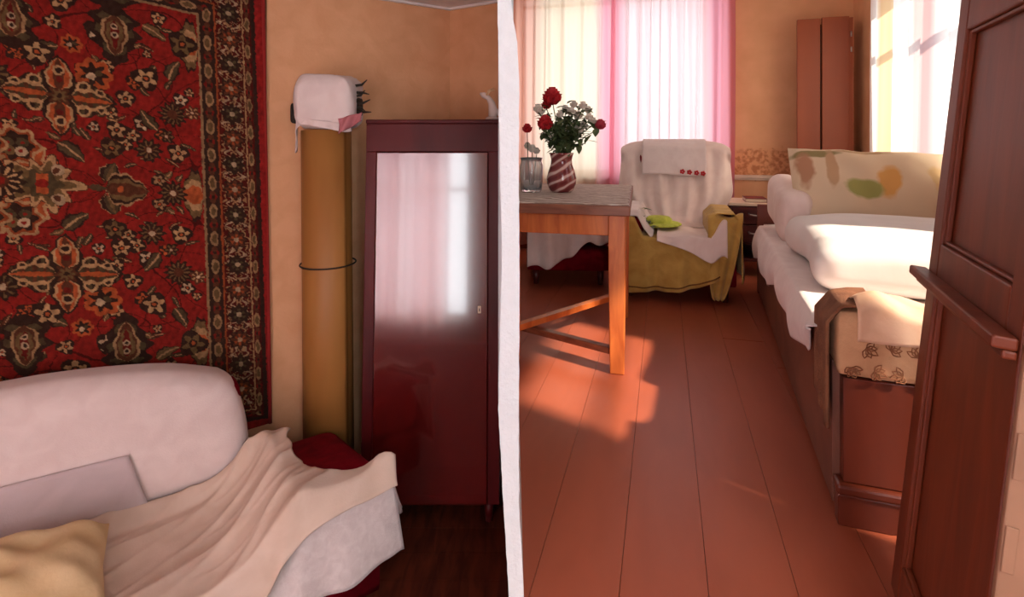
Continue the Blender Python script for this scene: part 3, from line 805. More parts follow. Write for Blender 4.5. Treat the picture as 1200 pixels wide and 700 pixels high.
# ------------------------------------------------------------------ wardrobe
WY = 2.552
wr = thing('wardrobe', 'tall dark cherry wardrobe with one mirror-glossy door beside the rolled linoleum', 'wardrobe', (-0.379, WY, ZL), 0)
wr.rotation_euler = (math.radians(-3.5), 0, 0)
wx = 0.321; wh = 1.885; wd = 0.37
b = B().box(-wx, -wx + 0.02, 0.02, wd, 0.10, wh - 0.02).box(wx - 0.02, wx, 0.02, wd, 0.10, wh - 0.02).box(-wx + 0.02, wx - 0.02, 0.02, wd, 0.10, 0.125).box(-wx + 0.02, wx - 0.02, wd - 0.01, wd, 0.125, wh - 0.02)
b.build('carcass', M['lacquer'], wr, bevel=0.003)
B().box(-wx - 0.003, wx + 0.003, -0.002, wd, wh - 0.02, wh).build('top_board', M['lacquer'], wr, bevel=0.005)
B().box(-wx, wx, 0.0, 0.02, wh - 0.155, wh - 0.02).build('top_rail', M['lacquer'], wr, bevel=0.003)
B().box(-wx, -wx + 0.05, 0.0, 0.02, 0.10, wh - 0.155).build('stile', M['lacquer'], wr, bevel=0.003)
B().box(wx - 0.055, wx, 0.0, 0.02, 0.10, wh - 0.155).build('stile', M['lacquer'], wr, bevel=0.003)
dr = B().box(-wx + 0.052, wx - 0.057, -0.004, 0.016, 0.102, wh - 0.158).build('door', M['lacquer_door'], wr, bevel=0.004)
kx = (561 - 600) / 650 * WY + 0.379; kz = H - (367 - 160) / 650 * WY - ZL
es = B(); es.box(kx - 0.008, kx + 0.008, -0.007, -0.004, kz - 0.017, kz + 0.017); es.build('escutcheon', M['paper'], dr, bevel=0.002)
B().box(kx - 0.002, kx + 0.002, -0.009, -0.0065, kz - 0.008, kz + 0.006).build('keyhole', M['string'], dr)
for sx in (-1, 1):
    for yy in (0.05, wd - 0.05):
        B().lathe([(0.0, 0.0), (0.016, 0.0), (0.024, 0.10), (0.0, 0.10)], 12, (sx * (wx - 0.05), yy)).build('leg', M['lacquer'], wr)

# porcelain figurine on the wardrobe
fg = thing('porcelain_figurine', 'small white and gilt antlered figurine standing on top of the wardrobe', 'figurine', (-0.098, 2.78, ZL + wh + 0.002 - 0.006), 0)
B().lathe([(0.0, 0.0), (0.034, 0.0), (0.036, 0.01), (0.026, 0.018), (0.0, 0.02)], 20).build('base', M['porcelain'], fg)
B().tube([(0, 0, 0.016), (0.004, 0, 0.05), (-0.004, 0, 0.085), (-0.02, 0, 0.112), (-0.046, 0, 0.128), (-0.062, 0, 0.136)], [0.020, 0.024, 0.018, 0.013, 0.015, 0.004], 12).build('body', M['porcelain'], fg)
for a in ([(-0.03, 0.008, 0.125), (-0.02, 0.012, 0.15), (0.005, 0.016, 0.162)], [(-0.03, -0.008, 0.125), (-0.012, -0.012, 0.145), (0.012, -0.016, 0.150)]):
    B().tube(a, [0.006, 0.005, 0.002], 8).build('antler', M['gilt'], fg)
B().tube([(0.0, 0, 0.06), (0.022, 0, 0.05), (0.028, 0, 0.022)], [0.010, 0.010, 0.006], 10).build('foreleg', M['porcelain'], fg)

# rolled linoleum standing in the corner, white bundle on top
rl = thing('rolled_linoleum', 'tall ochre roll of linoleum standing between carpet and wardrobe', 'roll', (-0.885, 2.70, ZL), 0)
rl.rotation_euler = (math.radians(-1.0), math.radians(-0.8), 0)
sp = []
for k in range(150):
    t = k / 149
    th = -0.5 - t * 2 * PI * 4
    sp.append(((0.125 - 0.055 * t) * math.cos(th), (0.125 - 0.055 * t) * math.sin(th)))
RH = 1.83
V = [(x, y, 0) for x, y in sp] + [(x, y, RH) for x, y in sp]
n = len(sp)
B().add(V, [(i + 1, i, n + i, n + i + 1) for i in range(n - 1)], True).build('sheet', M['lino'], rl, solid=0.004)
zs = H - (315 - 160) / 650 * 2.6 - ZL
B().tube([(0.131 * math.cos(t), 0.131 * math.sin(t), zs + 0.004 * math.sin(t)) for t in np.linspace(0, 2 * PI, 40)], 0.004, 6).build('string', M['string'], rl)

bd = thing('wrapped_bundle', 'white cloth bundle sitting on top of the rolled linoleum', 'bundle', (-0.90, 2.70, ZL + RH + 0.012), 0)
def crump(P):
    d = P.copy()
    s = 0.012 * (1 - np.abs(wob(P[:, 0] - 0.6 * P[:, 2], P[:, 1] * 1.3 + 0.3 * P[:, 2], 18, 30))) ** 4 + 0.012 * wob(P[:, 0] + P[:, 2] * 0.7, P[:, 1] + P[:, 2], 8, 26) + 0.006 * wob(P[:, 0] * 2, P[:, 2], 9, 40)
    c = P.mean(0); r = P - c
    return d + r / np.linalg.norm(r, axis=1, keepdims=True) * s[:, None] + np.stack([0.05 * np.maximum(P[:, 2] - 0.02, 0) - 0.0 * P[:, 0], 0 * s, 0 * s], 1)
B().rbox(-0.135, 0.145, -0.13, 0.13, 0.0, 0.245, 0.06, 16, crump).build('cloth_wrap', M['white_cloth'], bd)
# flap that hangs over the roll on the left and front
def flap(U, V):
    th = PI * (1.02 + 0.86 * U)            # around the front of the roll
    drop = 0.03 + 0.13 * np.exp(-((U - 0.04) / 0.13) ** 2) + 0.02 * np.exp(-((U - 0.95) / 0.2) ** 2)
    r = 0.141 + 0.006 * np.sin(U * 40) * V
    return stack(r * np.cos(th), r * np.sin(th), 0.035 - V * drop + 0.01 * np.sin(6 * U))
B().grid(flap, 50, 8).build('hanging_flap', M['white_cloth'], bd, solid=0.003)
b = B()
for k, (zz_, dx, dz) in enumerate(((0.20, 0.06, 0.03), (0.17, 0.07, -0.01), (0.15, 0.05, 0.03), (0.115, 0.075, 0.02), (0.10, 0.05, -0.02), (0.075, 0.08, 0.0))):
    b.tube([(0.13, -0.03, zz_), (0.15 + dx * 0.5, -0.04, zz_ + dz * 0.2), (0.145 + dx, -0.04, zz_ + dz)], [0.007, 0.006, 0.002], 6)
b.build('dark_twigs', M['dark_twig'], bd)
B().rbox(0.12, 0.16, -0.05, 0.07, 0.055, 0.15, 0.018, 6).build('dark_lining', M['dark_twig'], bd)
B().rbox(-0.165, -0.125, -0.05, 0.07, 0.02, 0.12, 0.018, 6).build('dark_lining', M['dark_twig'], bd)
def pk(U, V):
    return stack(0.10 + 0.10 * U, -0.145 + 0.03 * U + 0.015 * np.sin(9 * U + 3 * V), 0.04 + 0.03 * U - V * (0.07 - 0.03 * U))
B().grid(pk, 14, 8).build('pink_rag', M['pink_cloth'], bd, solid=0.004)

# ------------------------------------------------------------------ sofa (local x along the wall to the right, -y towards the room)
SO = (-1.079, 2.30, ZL)
sf = thing('sofa', 'dark red velvet sofa under white and beige covers before the hanging carpet', 'sofa', SO, SOFA_ROT)
B().rbox(-1.78, 0.36, -0.50, 0.26, 0.07, 0.27, 0.02, 4).build('base', M['red_velvet'], sf)
B().rbox(-1.78, 0.0, -0.51, 0.0, 0.275, 0.352, 0.04, 8).build('seat', M['red_velvet'], sf)
def camel(s): return 0.768 + 0.135 * np.sin(np.clip((-s) / 1.78, 0, 1) * PI) ** 1.0
def backdef(P):
    P = P.copy(); t = (P[:, 2] - 0.36) / 0.44
    P[:, 2] = np.where(P[:, 2] > 0.36, 0.36 + t * (camel(P[:, 0]) - 0.385), P[:, 2])
    P[:, 1] = P[:, 1] + 0.06 * np.clip(t, 0, 1)
    return P
B().rbox(-1.77, -0.02, 0.035, 0.20, 0.275, 0.80, 0.05, 12, backdef).build('backrest', M['red_velvet'], sf)
for x0, x1 in ((0.03, 0.36), (-2.11, -1.79)):
    def armdef(P):
        P = P.copy(); k_ = np.clip((P[:, 1] + 0.40) / 0.45, 0, 1)
        P[:, 2] = np.where(P[:, 2] > 0.33, 0.33 + (P[:, 2] - 0.33) * (1 - 0.40 * k_), P[:, 2]); return P
    B().rbox(x0, x1, -0.50, 0.07, 0.275, 0.545, 0.06, 12, armdef).build('arm', M['red_velvet'], sf)
for x, y in ((-1.7, -0.42), (0.28, -0.42), (-1.7, 0.2), (0.28, 0.2)):
    B().lathe([(0, 0), (0.02, 0), (0.028, 0.07), (0, 0.07)], 12, (x, y)).build('foot', M['cherry'], sf)
sfm = Matrix.Translation(Vector(SO)) @ Matrix.Rotation(SOFA_ROT, 4, 'Z')
def on_sofa(o): o.location = SO; o.rotation_euler = (0, 0, SOFA_ROT); return o

# white fitted cover on the backrest
def covdef(P):
    P = P.copy(); t = (P[:, 2] - 0.36) / 0.45
    P[:, 2] = np.where(P[:, 2] > 0.36, 0.36 + t * (camel(P[:, 0]) - 0.36), P[:, 2])
    tt = np.clip(t, 0, 1)
    P[:, 1] = P[:, 1] + 0.065 * tt
    puff = 0.03 * np.sin(PI * tt) * np.sin(PI * np.clip((P[:, 0] + 1.79) / 1.79, 0, 1)) ** 0.4
    P[:, 1] -= np.where(P[:, 1] < 0.13, puff, 0)
    P[:, 1] += 0.006 * wob(P[:, 0], P[:, 2], 31, 13)
    P[:, 2] += np.where(t > 0.9, 0.012 * np.exp(-((P[:, 0] + 0.28) / 0.18) ** 2) + 0.004 * np.sin(9 * P[:, 0]), 0)
    # bulge of the rounded end
    P[:, 0] += np.where(P[:, 0] > -0.3, 0.025 * np.sin(PI * np.clip(t, 0, 1)) * sm(-0.3, 0.0, P[:, 0]) - 0.045 * tt * sm(-0.3, 0, P[:, 0]), 0)
    return P
o = B().rbox(-1.79, 0.0, 0.012, 0.225, 0.37, 0.82, 0.075, 22, covdef).build('back_cover', M['white_cloth'])
tag(on_sofa(o), 'white fitted cloth cover stretched over the sofa backrest', 'cover')
# grey-lilac cloth panel lying against the back
def patch(U, V):
    s = -1.25 + U * (0.83 + 0.07 * (1 - V)); h = 0.385 + V * (0.232 + 0.03 * (1 - U))
    t = (h - 0.36) / (camel(s) - 0.36)
    y = 0.012 + 0.065 * t - 0.034 * np.sin(PI * t) * np.sin(PI * np.clip((s + 1.79) / 1.79, 0, 1)) ** 0.4 - 0.012 + 0.004 * np.sin(8 * s)
    return stack(s, y, h)
o = B().grid(patch, 40, 14).build('grey_cloth', M['grey_cloth'], solid=0.004)
tag(on_sofa(o), 'grey lilac cloth laid flat against the lower sofa back', 'cloth')

# white nubby under-sheet over seat and arm front, and the beige sheet over it
def sofa_top(s, d):
    """upholstery height at s (to the right), d (towards the room)"""
    arm = sm(0.005, 0.05, s)
    h = 0.352 + arm * (0.193 - 0.086 * np.clip((0.40 - d) / 0.45, 0, 1))
    return h
def under(U, V):
    s = -1.25 + 1.64 * U
    run = 0.55 + V * 0.46                         # distance: near the front edge of seat, then down the front
    d0 = 0.53
    arm = sm(0.0, 0.06, s)
    top = sofa_top(s, 0.5) + 0.008
    hem = 0.205 + 0.02 * np.sin(5 * s) + 0.008 * np.sin(s * 23) - 0.012 * sm(0.2, 0.38, s)
    t = V
    over = np.clip(t / 0.35, 0, 1); down = np.clip((t - 0.35) / 0.65, 0, 1)
    d = (0.36 + 0.11 * arm) + over * (0.17 - 0.11 * arm) + 0.012 * np.sin(over * PI) + down * (0.022 + 0.02 * np.sin(s * 9 + 0.5) + 0.012 * down * np.sin(s * 31 + 1) - 0.03 * sm(0.33, 0.39, s)) + 0.012 * down
    z = top + 0.0 * s - down * (top - hem) - 0.015 * over * (1 - down) 
    x = s + down * 0.05 * sm(0.22, 0.39, s) 
    return stack(x, -d, z)
o = B().grid(under, 110, 30).build('white_sheet', M['nubby'], solid=0.006)
tag(on_sofa(o), 'white nubby sheet hanging over the front of the sofa', 'sheet')

def beige(U, V):
    # V: from the back (0) to the front (1); U: from the left to the edge lying on the arm (1)
    d = -0.0 + 0.59 * V
    edge = np.interp(V, [0, 0.2, 0.45, 0.68, 0.78, 0.85, 0.92, 1.0], [0.15, 0.115, 0.11, 0.14, 0.18, 0.27, 0.395, 0.385]) + 0.006 * np.sin(V * 30)
    s = -1.0 + U * (edge + 1.0)
    back = sm(0.14, 0.0, V)
    top = sofa_top(s, d)
    slope = sm(-0.26, 0.07, s)                     # the cloth bridges the corner of seat and arm
    z = 0.365 + slope ** 1.7 * (0.190 - 0.086 * np.clip((0.40 - d) / 0.45, 0, 1)) + 0.014
    z = np.maximum(z, top + 0.014)
    # sweeping folds from the arm towards the lower left
    env = sm(-1.0, -0.7, s) * (0.45 + 0.55 * sm(0.3, -0.2, s))
    a = d + 0.30 * s + 0.25 * np.maximum(s + 0.1, 0) + 0.035 * wob(s, d, 55, 6)
    r1 = 1 - np.abs(np.sin(a * 10.5 + 0.5 * np.sin(s * 4)))
    r2 = 1 - np.abs(np.sin((a + 0.12 * s) * 21 + 2.1 + 1.2 * np.sin(s * 4 + 1)))
    r3 = 1 - np.abs(np.sin((a - 0.2 * s) * 34 + 1.5 * wob(s, d, 57, 6)))
    z = z + env * (0.030 * r1 ** 1.5 * (0.5 + 0.5 * np.sin(s * 5 + 1) ** 2) + 0.018 * r2 ** 2 * (0.3 + 0.7 * np.sin(s * 6 + 2) ** 2) + 0.009 * r3 ** 2.5 * np.cos(s * 4) ** 2 + 0.005 * wob(s, d, 51, 22))
    # heap of cloth at the back top of the arm
    heap = np.exp(-((s - 0.09) / 0.085) ** 2 - ((d - 0.03) / 0.15) ** 2)
    z = z + 0.07 * heap * (1 + 0.15 * np.sin(s * 55))
    # raised roll at the front corner of the arm
    z = z + 0.045 * np.exp(-((s - 0.37) / 0.06) ** 2 - ((d - 0.525) / 0.05) ** 2)
    z = z + 0.045 * sm(0.14, 0.0, V) * sm(0.1, -0.05, s)
    # front edge folds down
    drop = sm(0.54, 0.59, d)
    hem = (0.06 + 0.09 * sm(-0.9, -0.3, s) * (1 - sm(-0.1, 0.22, s))) * drop
    z = z - hem
    y = -d - 0.015 * drop + 0.008 * wob(s, d, 52, 20)
    return stack(s, y, z)
o = B().grid(beige, 170, 80).build('beige_sheet', M['beige_cloth'], solid=0.005, offset=1)
tag(on_sofa(o), 'crumpled beige sheet spread over sofa seat and right arm', 'sheet')
def tail(U, V):
    # corner of the white sheet poking out at the outer side of the arm
    w_ = 0.14 * (1 - V) + 0.004
    return stack(0.385 + 0.012 * np.sin(8 * U) + 0.075 * V, -0.46 + (U - 0.5) * w_ + 0.02 * V, 0.50 - 0.205 * V + 0.02 * U)
o = B().grid(tail, 10, 14).build('sheet_corner', M['white_cloth'], solid=0.004)
tag(on_sofa(o), 'pointed white cloth corner hanging at the outer side of the sofa arm', 'cloth')
# yellow cushion
def pillow(sx, sy, sz, seed, wr=0.012, n=26, fr=9, e=0.45):
    b = B()
    for sg in (1, -1):
        def fn(U, V):
            x, y = 2 * U - 1, 2 * V - 1
            f = ((1 - np.abs(x) ** 2.6) * (1 - np.abs(y) ** 2.6)); f = np.maximum(f, 0) ** e
            edge = 1 - 0.06 * (1 - np.abs(x)) * np.abs(y) - 0.05 * (1 - np.abs(y)) * np.abs(x)
            zz = sg * f * sz + wr * (f ** 0.5) * wob(x * sx * fr, y * sy * fr, seed + (sg > 0), 3.2)
            return stack(x * sx * edge, y * sy * edge, zz)
        b.grid(fn, n, n)
        if sg < 0:
            k = n * n - 0
            fs = (n - 1) ** 2
            b.F[-fs:] = [f[::-1] for f in b.F[-fs:]]
    return b
o = pillow(0.24, 0.17, 0.095, 14, 0.032, 40, 14).build('yellow_cushion', M['yellow_cloth'])
o.location = sfm @ Vector((-0.72, -0.30, 0.375 + 0.085)); o.rotation_euler = (math.radians(12), math.radians(7), SOFA_ROT)
tag(o, 'rumpled pale yellow cushion lying on the sofa seat at lower left', 'cushion')

# ------------------------------------------------------------------ RIGHT ROOM: table
TR = -math.atan2(150, 650)
tb = thing('dining_table', 'orange brown wooden dining table with crossed stretchers below', 'table', (0.515, 2.42, 0), TR)
tw, td, th_ = 0.475, 1.06, 0.755     # local: right edge x=0, near edge y=0
def tl(x, y, z=0): return (x, y, z)
XN = -0.485                                        # near-left corner
# keep clear of the partition: the left side is trimmed parallel to it
def tpoly(inset_r, inset_n, gap):
    p = [(-0.9, inset_n), (-inset_r, inset_n), (-inset_r, td - inset_n), (-0.9, td - inset_n)]
    # world X = .515 + x cos - y sin(TR) >= gap
    c_, s_ = math.cos(TR), math.sin(TR)
    return clip(p, c_, -s_, gap - 0.515)
B().prism(tpoly(0, 0, -0.038), th_ - 0.045, th_).build('tabletop', M['table_dark'], tb, bevel=0.004)
lw = 0.075
legs = [(-0.02 - lw / 2, 0.03 + lw / 2), (-0.02 - lw / 2, td - 0.20)]
for (x, y) in legs:
    V = []
    for z, hw in ((0.0, lw * 0.42), (th_ - 0.30, lw / 2), (th_ - 0.045, lw / 2)):
        V += [(x - hw, y - hw, z), (x + hw, y - hw, z), (x + hw, y + hw, z), (x - hw, y + hw, z)]
    F = [(3, 2, 1, 0), (8, 9, 10, 11)] + [(k * 4 + j, k * 4 + (j + 1) % 4, k * 4 + 4 + (j + 1) % 4, k * 4 + 4 + j) for k in range(2) for j in range(4)]
    B().add(V, F).build('leg', M['table_wood'], tb, bevel=0.004)
ll = [(-0.545, 0.03 + lw / 2), (-0.727, td - 0.20)]
for (x, y) in ll:
    B().box(x - 0.033, x + 0.033, y - lw / 2, y + lw / 2, 0, th_ - 0.045).build('leg', M['table_wood'], tb, bevel=0.004)
B().box(-0.51, -0.02 - lw, 0.045, 0.07, th_ - 0.14, th_ - 0.045).build('apron', M['table_wood'], tb, bevel=0.003)
B().box(-0.06, -0.035, 0.03 + lw, td - 0.24, th_ - 0.14, th_ - 0.045).build('apron', M['table_wood'], tb, bevel=0.003)
B().box(-0.69, -0.10, td - 0.21, td - 0.185, th_ - 0.14, th_ - 0.045).build('apron', M['table_wood'], tb, bevel=0.003)
B().bar((legs[0][0] - 0.03, legs[0][1] + 0.03, 0.085), (-0.575, 0.27, 0.105), 0.04, 0.03).build('stretcher', M['table_dark'], tb, bevel=0.003)
B().bar((legs[1][0] - 0.03, legs[1][1] - 0.03, 0.13), (-0.54, 0.14, 0.138), 0.04, 0.03).build('stretcher', M['table_wood'], tb, bevel=0.003)
B().bar((ll[0][0], ll[0][1] + 0.034, 0.12), (ll[1][0], ll[1][1] - 0.034, 0.12), 0.03, 0.05).build('side_rail', M['table_wood'], tb, bevel=0.003)
# patterned cloth with scalloped edge
poly = []
c_, s_ = math.cos(TR), math.sin(TR)
def xl(y, gap=-0.035): return (gap - 0.515 + s_ * y) / c_
ys, ye = 0.004, td - 0.01
x0, x1 = xl(ys), -0.006
nn = 40
for k in range(nn + 1):
    t = k / nn; poly.append((x0 + (x1 - x0) * t, ys + 0.013 - 0.013 * abs(math.sin(t * PI * 4.5))))
for k in range(1, nn + 1):
    t = k / nn; poly.append((x1 - 0.008 + 0.008 * abs(math.sin(t * PI * 9)), ys + (ye - ys) * t))
poly.append((xl(ye), ye))
o = B().prism(poly, th_ + 0.0005, th_ + 0.0045).build('tablecloth', M['lace'], loc=(0.515, 2.42, 0), rot=(0, 0, TR))
tag(o, 'grey patterned cloth with scalloped edge lying on the dining table', 'tablecloth')
TOP = th_ + 0.005

# vase and bouquet
VX, VY = (658 - 600) / 650 * 3.0, 3.0
o = B().lathe([(0.0, 0.0), (0.050, 0.0), (0.064, 0.012), (0.078, 0.045), (0.080, 0.075), (0.070, 0.115), (0.058, 0.150), (0.056, 0.175), (0.064, 0.205), (0.068, 0.212),
               (0.062, 0.210), (0.052, 0.175), (0.054, 0.150), (0.066, 0.115), (0.074, 0.075), (0.0, 0.02)], 36).build('striped_vase', M['swirl'], loc=(VX, VY, TOP))
tag(o, 'maroon glass vase with white swirled stripes standing on the dining table', 'vase')
def petal_ball(b, c, r, layers, seed, n0=5, open_=1.0):
    rgp = random.Random(seed); c = Vector(c)
    for L in range(layers):
        f = (L + 1) / layers
        for k in range(n0 + L):
            a = 2 * PI * (k + 0.5 * (L % 2)) / (n0 + L) + rgp.uniform(-0.15, 0.15)
            ca, sa = math.cos(a), math.sin(a)
            tilt = open_ * f * 1.05
            nu, nv = 4, 4
            V = []
            for i in range(nu):
                for j in range(nv):
                    s = (i / (nu - 1) - 0.5) * 2; t = j / (nv - 1)
                    wdt = r * 0.62 * math.sin(PI * (0.18 + 0.68 * t)) * (0.6 + 0.4 * f)
                    rad = r * (0.10 + 0.55 * f * t ** 0.7) + 0.12 * r * (t > 0.9) * f - 0.10 * r * s * s
                    hgt = r * (-0.6 + 1.35 * t * math.cos(tilt * 0.75)) - 0.2 * r * f * t * t
                    x, y, z = rad, s * wdt, hgt
                    V.append(c + Vector((x * ca - y * sa, x * sa + y * ca, z)))
            F = [(i * nv + j, (i + 1) * nv + j, (i + 1) * nv + j + 1, i * nv + j + 1) for i in range(nu - 1) for j in range(nv - 1)]
            b.add(V, F, True)
    b.lathe([(0, c.z - 0.65 * r), (r * 0.4, c.z - 0.5 * r), (r * 0.45, c.z), (r * 0.2, c.z + 0.55 * r), (0, c.z + 0.6 * r)], 10, (c.x, c.y))
    return b
def leaf_add(b, base, d, L, W, up=Vector((0, 0, 1))):
    d = d.normalized(); sd_ = d.cross(up)
    sd_ = sd_.normalized() if sd_.length > 1e-3 else Vector((1, 0, 0))
    nrm = sd_.cross(d)
    pts = []
    for t, w_ in ((0, 0.05), (0.3, 0.85), (0.6, 0.9), (0.85, 0.45), (1, 0.02)):
        c = base + d * (L * t) - nrm * (L * 0.25 * t * t)
        pts += [c - sd_ * W * w_ + nrm * W * 0.3 * w_, c, c + sd_ * W * w_ + nrm * W * 0.3 * w_]
    F = [(3 * k + j, 3 * k + j + 1, 3 * k + j + 4, 3 * k + j + 3) for k in range(4) for j in range(2)]
    b.add(pts, F, True)
PXM = 3.0 / 650
def at_vase(px, py, dy=0.0):
    return Vector(((px - 658) * PXM, dy, H - (py - 160) * PXM - TOP))
bq = thing('rose_bouquet', 'bouquet of red roses and small cream blossoms in the striped vase', 'flowers', (VX, VY, TOP), 0)
mouth = Vector((0, 0, 0.19))
b = B(); ends = []
for (px, py, r, kind, dy) in ((647, 113, 0.055, 'rose', 0.0), (638, 144, 0.045, 'rose', -0.07), (703, 146, 0.032, 'pink_rose', -0.02), (641, 122, 0.030, 'rose', 0.05)):
    e = at_vase(px, py, dy); ends.append(e)
    petal_ball(B(), e, r * 1.35, 4, px, 5).build('rose', M[kind], bq)
rgb_ = random.Random(9)
spots = [(672, 122), (668, 131), (681, 124), (666, 142), (675, 146), (688, 137), (690, 128), (672, 157), (679, 152), (666, 150), (695, 142), (633, 130), (655, 134), (684, 146), (646, 158), (662, 127), (677, 135), (630, 127)]
for px, py in spots:
    e = at_vase(px, py, rgb_.uniform(-0.08, 0.06)); ends.append(e)
    petal_ball(B(), e, rgb_.uniform(0.026, 0.040), 2, px * py, 4).build('blossom', M['blossom'], bq)
for e in ends:
    b.tube([(e.x * 0.06, e.y * 0.06, 0.10), (mouth.x + e.x * 0.15, mouth.y + e.y * 0.15, 0.20), (e.x * 0.6, e.y * 0.6, 0.20 + (e.z - 0.20) * 0.6), (e.x, e.y, e.z - 0.02)], 0.0028, 5)
b.build('stems', M['stem'], bq)
b = B()
for k in range(430):
    e = rgb_.choice(ends + [at_vase(655, 135, -0.05), at_vase(650, 150, -0.05), at_vase(663, 140, 0), at_vase(645, 150, 0.04), at_vase(668, 150, 0.05)] * 4)
    t = rgb_.uniform(0.25, 1.0)
    p_ = Vector((e.x * (0.2 + 0.75 * t), e.y * (0.2 + 0.75 * t), 0.20 + (e.z - 0.20) * t)) + Vector([rgb_.uniform(-0.03, 0.03) for _ in range(3)])
    d = Vector((rgb_.uniform(-1, 1), rgb_.uniform(-1, 1), rgb_.uniform(-0.4, 0.8)))
    leaf_add(b, p_, d, rgb_.uniform(0.04, 0.075), rgb_.uniform(0.011, 0.021))
o = b.build('leaves', M['leaf'], bq); o['kind'] = 'stuff'

# pressed glass jug with its own flowers, half behind the torn white strip
JX, JY = 0.105, 3.02
o = B().lathe([(0.0, 0.0), (0.050, 0.0), (0.056, 0.01), (0.060, 0.06), (0.062, 0.14), (0.054, 0.165), (0.060, 0.185), (0.056, 0.185), (0.050, 0.165), (0.057, 0.14), (0.055, 0.06), (0.05, 0.015), (0.0, 0.012)], 48, ribs=16, amp=0.03).build('glass_jug', M['crystal'], loc=(JX, JY, TOP))
tag(o, 'ribbed clear glass jug on the table beside the torn white strip', 'jug')
jb = thing('carnation_bunch', 'white and red carnations standing in the ribbed glass jug', 'flowers', (JX, JY, TOP), 0)
b = B()
for (dx, dz, r, kd, dy) in ((0.005, 0.235, 0.034, 'blossom', -0.01), (0.030, 0.222, 0.028, 'blossom', 0.02), (-0.022, 0.345, 0.040, 'rose', 0.0), (-0.02, 0.25, 0.03, 'blossom', 0.02)):
    petal_ball(B(), (dx, dy, dz), r, 3, int(dz * 1000), 6).build('carnation', M[kd], jb)
    b.tube([(dx * 0.3, dy * 0.3, 0.03), (dx * 0.8, dy * 0.8, 0.15), (dx, dy, dz - 0.02)], 0.0025, 5)
b.build('stems', M['stem'], jb)

# ------------------------------------------------------------------ armchairs
def armchair(label, loc, rz, w_=0.74, bh=1.0):
    t = thing('armchair', label, 'armchair', loc, rz)
    h = w_ / 2; aw = 0.16
    B().rbox(-h, h, 0.0, 0.74, 0.10, 0.27, 0.03, 5).build('base', M['red_velvet'], t)
    B().rbox(-h + aw + 0.004, h - aw - 0.004, -0.01, 0.56, 0.275, 0.405, 0.05, 8).build('seat', M['red_velvet'], t)
    def rec(P):
        P = P.copy(); k = np.clip((P[:, 2] - 0.30) / 0.7, 0, 1)
        P[:, 1] += 0.10 * k; return P
    B().rbox(-h + 0.045, h - 0.045, 0.57, 0.75, 0.275, bh, 0.075, 12, rec).build('backrest', M['red_velvet'], t)
    for sx in (-1, 1):
        x0, x1 = (h - aw, h) if sx > 0 else (-h, -h + aw)
        B().rbox(x0, x1, -0.01, 0.56, 0.275, 0.545, 0.06, 8).build('arm', M['red_velvet'], t)
    for sx in (-1, 1):
        for yy in (0.07, 0.68):
            B().lathe([(0, 0), (0.018, 0), (0.026, 0.10), (0, 0.10)], 12, (sx * (h - 0.07), yy)).build('foot', M['cherry'], t)
    return t
AC = (1.055, 3.56, 0)
armchair('dark red armchair under a mustard throw and white covers, beside the nightstand', AC, -YAW)
def on_chair(o, loc=AC): o.location = loc; o.rotation_euler = (0, 0, -YAW); return o
hc = 0.37
# mustard throw: hangs over seat front and right arm
def throw_front(U, V):
    x = -0.40 + 0.66 * U
    over = np.clip(V / 0.45, 0, 1); down = np.clip((V - 0.45) / 0.55, 0, 1)
    hem = 0.055 + 0.13 * U ** 2.2 + 0.012 * np.sin(6 * U)
    top = 0.418 + 0.006 * np.sin(x * 20) + 0.125 * sm(-0.20, -0.28, x)
    y = 0.52 - over * 0.545 - down * (0.025 + 0.020 * np.sin(x * 30 + 2 * V) + 0.014 * np.sin(x * 17 + 1) + 0.008 * np.sin(x * 61))
    y = np.where(over >= 1, y - 0.012, y)
    z = top - down * (top - hem) - 0.012 * sm(0.8, 1, over)
    return stack(x, y, z)
o = B().grid(throw_front, 90, 36).build('mustard_throw', M['mustard'], solid=0.007)
tag(on_chair(o), 'mustard throw hanging over the front of the armchair seat', 'throw')
hb = B().tube([tuple(np.array(throw_front(np.array([t]), np.array([0.955]))[0]) + np.array([0, -0.006, 0])) for t in np.linspace(0, 1, 60)], 0.0045, 6)
hb_o = hb.build('brown_hem', M['mustard_hem'], o)
def throw_arm(U, V):
    # across the right arm: inner side, over the top, down the outer side; V from back to front; the front is tucked over
    y = 0.50 - 0.52 * V
    a = U
    x0, x1, top = hc - 0.175, hc + 0.008, 0.56
    per = [(0.0, x0 - 0.0, 0.43), (0.22, x0 + 0.0, 0.52), (0.36, x0 + 0.05, top + 0.012), (0.56, x1 - 0.03, top + 0.012), (0.68, x1 + 0.012, 0.51), (1.0, x1 + 0.014, 0.17)]
    X_ = np.interp(a, [k[0] for k in per], [k[1] for k in per]); Z_ = np.interp(a, [k[0] for k in per], [k[2] for k in per])
    outer = sm(0.68, 1.0, a)
    X_ = X_ + outer * (0.010 * np.sin(y * 26) + 0.008 * np.sin(y * 11 + 1))
    Z_ = Z_ + outer * (0.03 * np.sin(y * 9) - 0.02) + 0.004 * np.sin(y * 40 + a * 6)
    return stack(X_, y, Z_)
o2 = B().grid(throw_arm, 40, 40).build('arm_throw', M['mustard'], solid=0.007)
tag(on_chair(o2), 'mustard cloth draped over the right arm of the armchair', 'throw')
def throw_tip(U, V):
    # front of the right arm: narrow cloth running down to a point near the foot
    top = 0.565; wd_ = 0.20 * (1 - V) ** 0.55 + 0.012
    xc = hc - 0.075 - 0.045 * V
    x = xc + (U - 0.5) * wd_ + 0.03 * V * (U - 0.5)
    y = -0.030 - 0.02 * np.sin(PI * np.clip(V * 1.2, 0, 1)) - 0.015 * np.sin(U * 12 + 2 * V)
    z = top - V * 0.53 + 0.012 * np.sin(U * 8) * (1 - V)
    y = np.where(V < 0.07, y + 0.04 * (1 - V / 0.07), y)
    return stack(x, y, z)
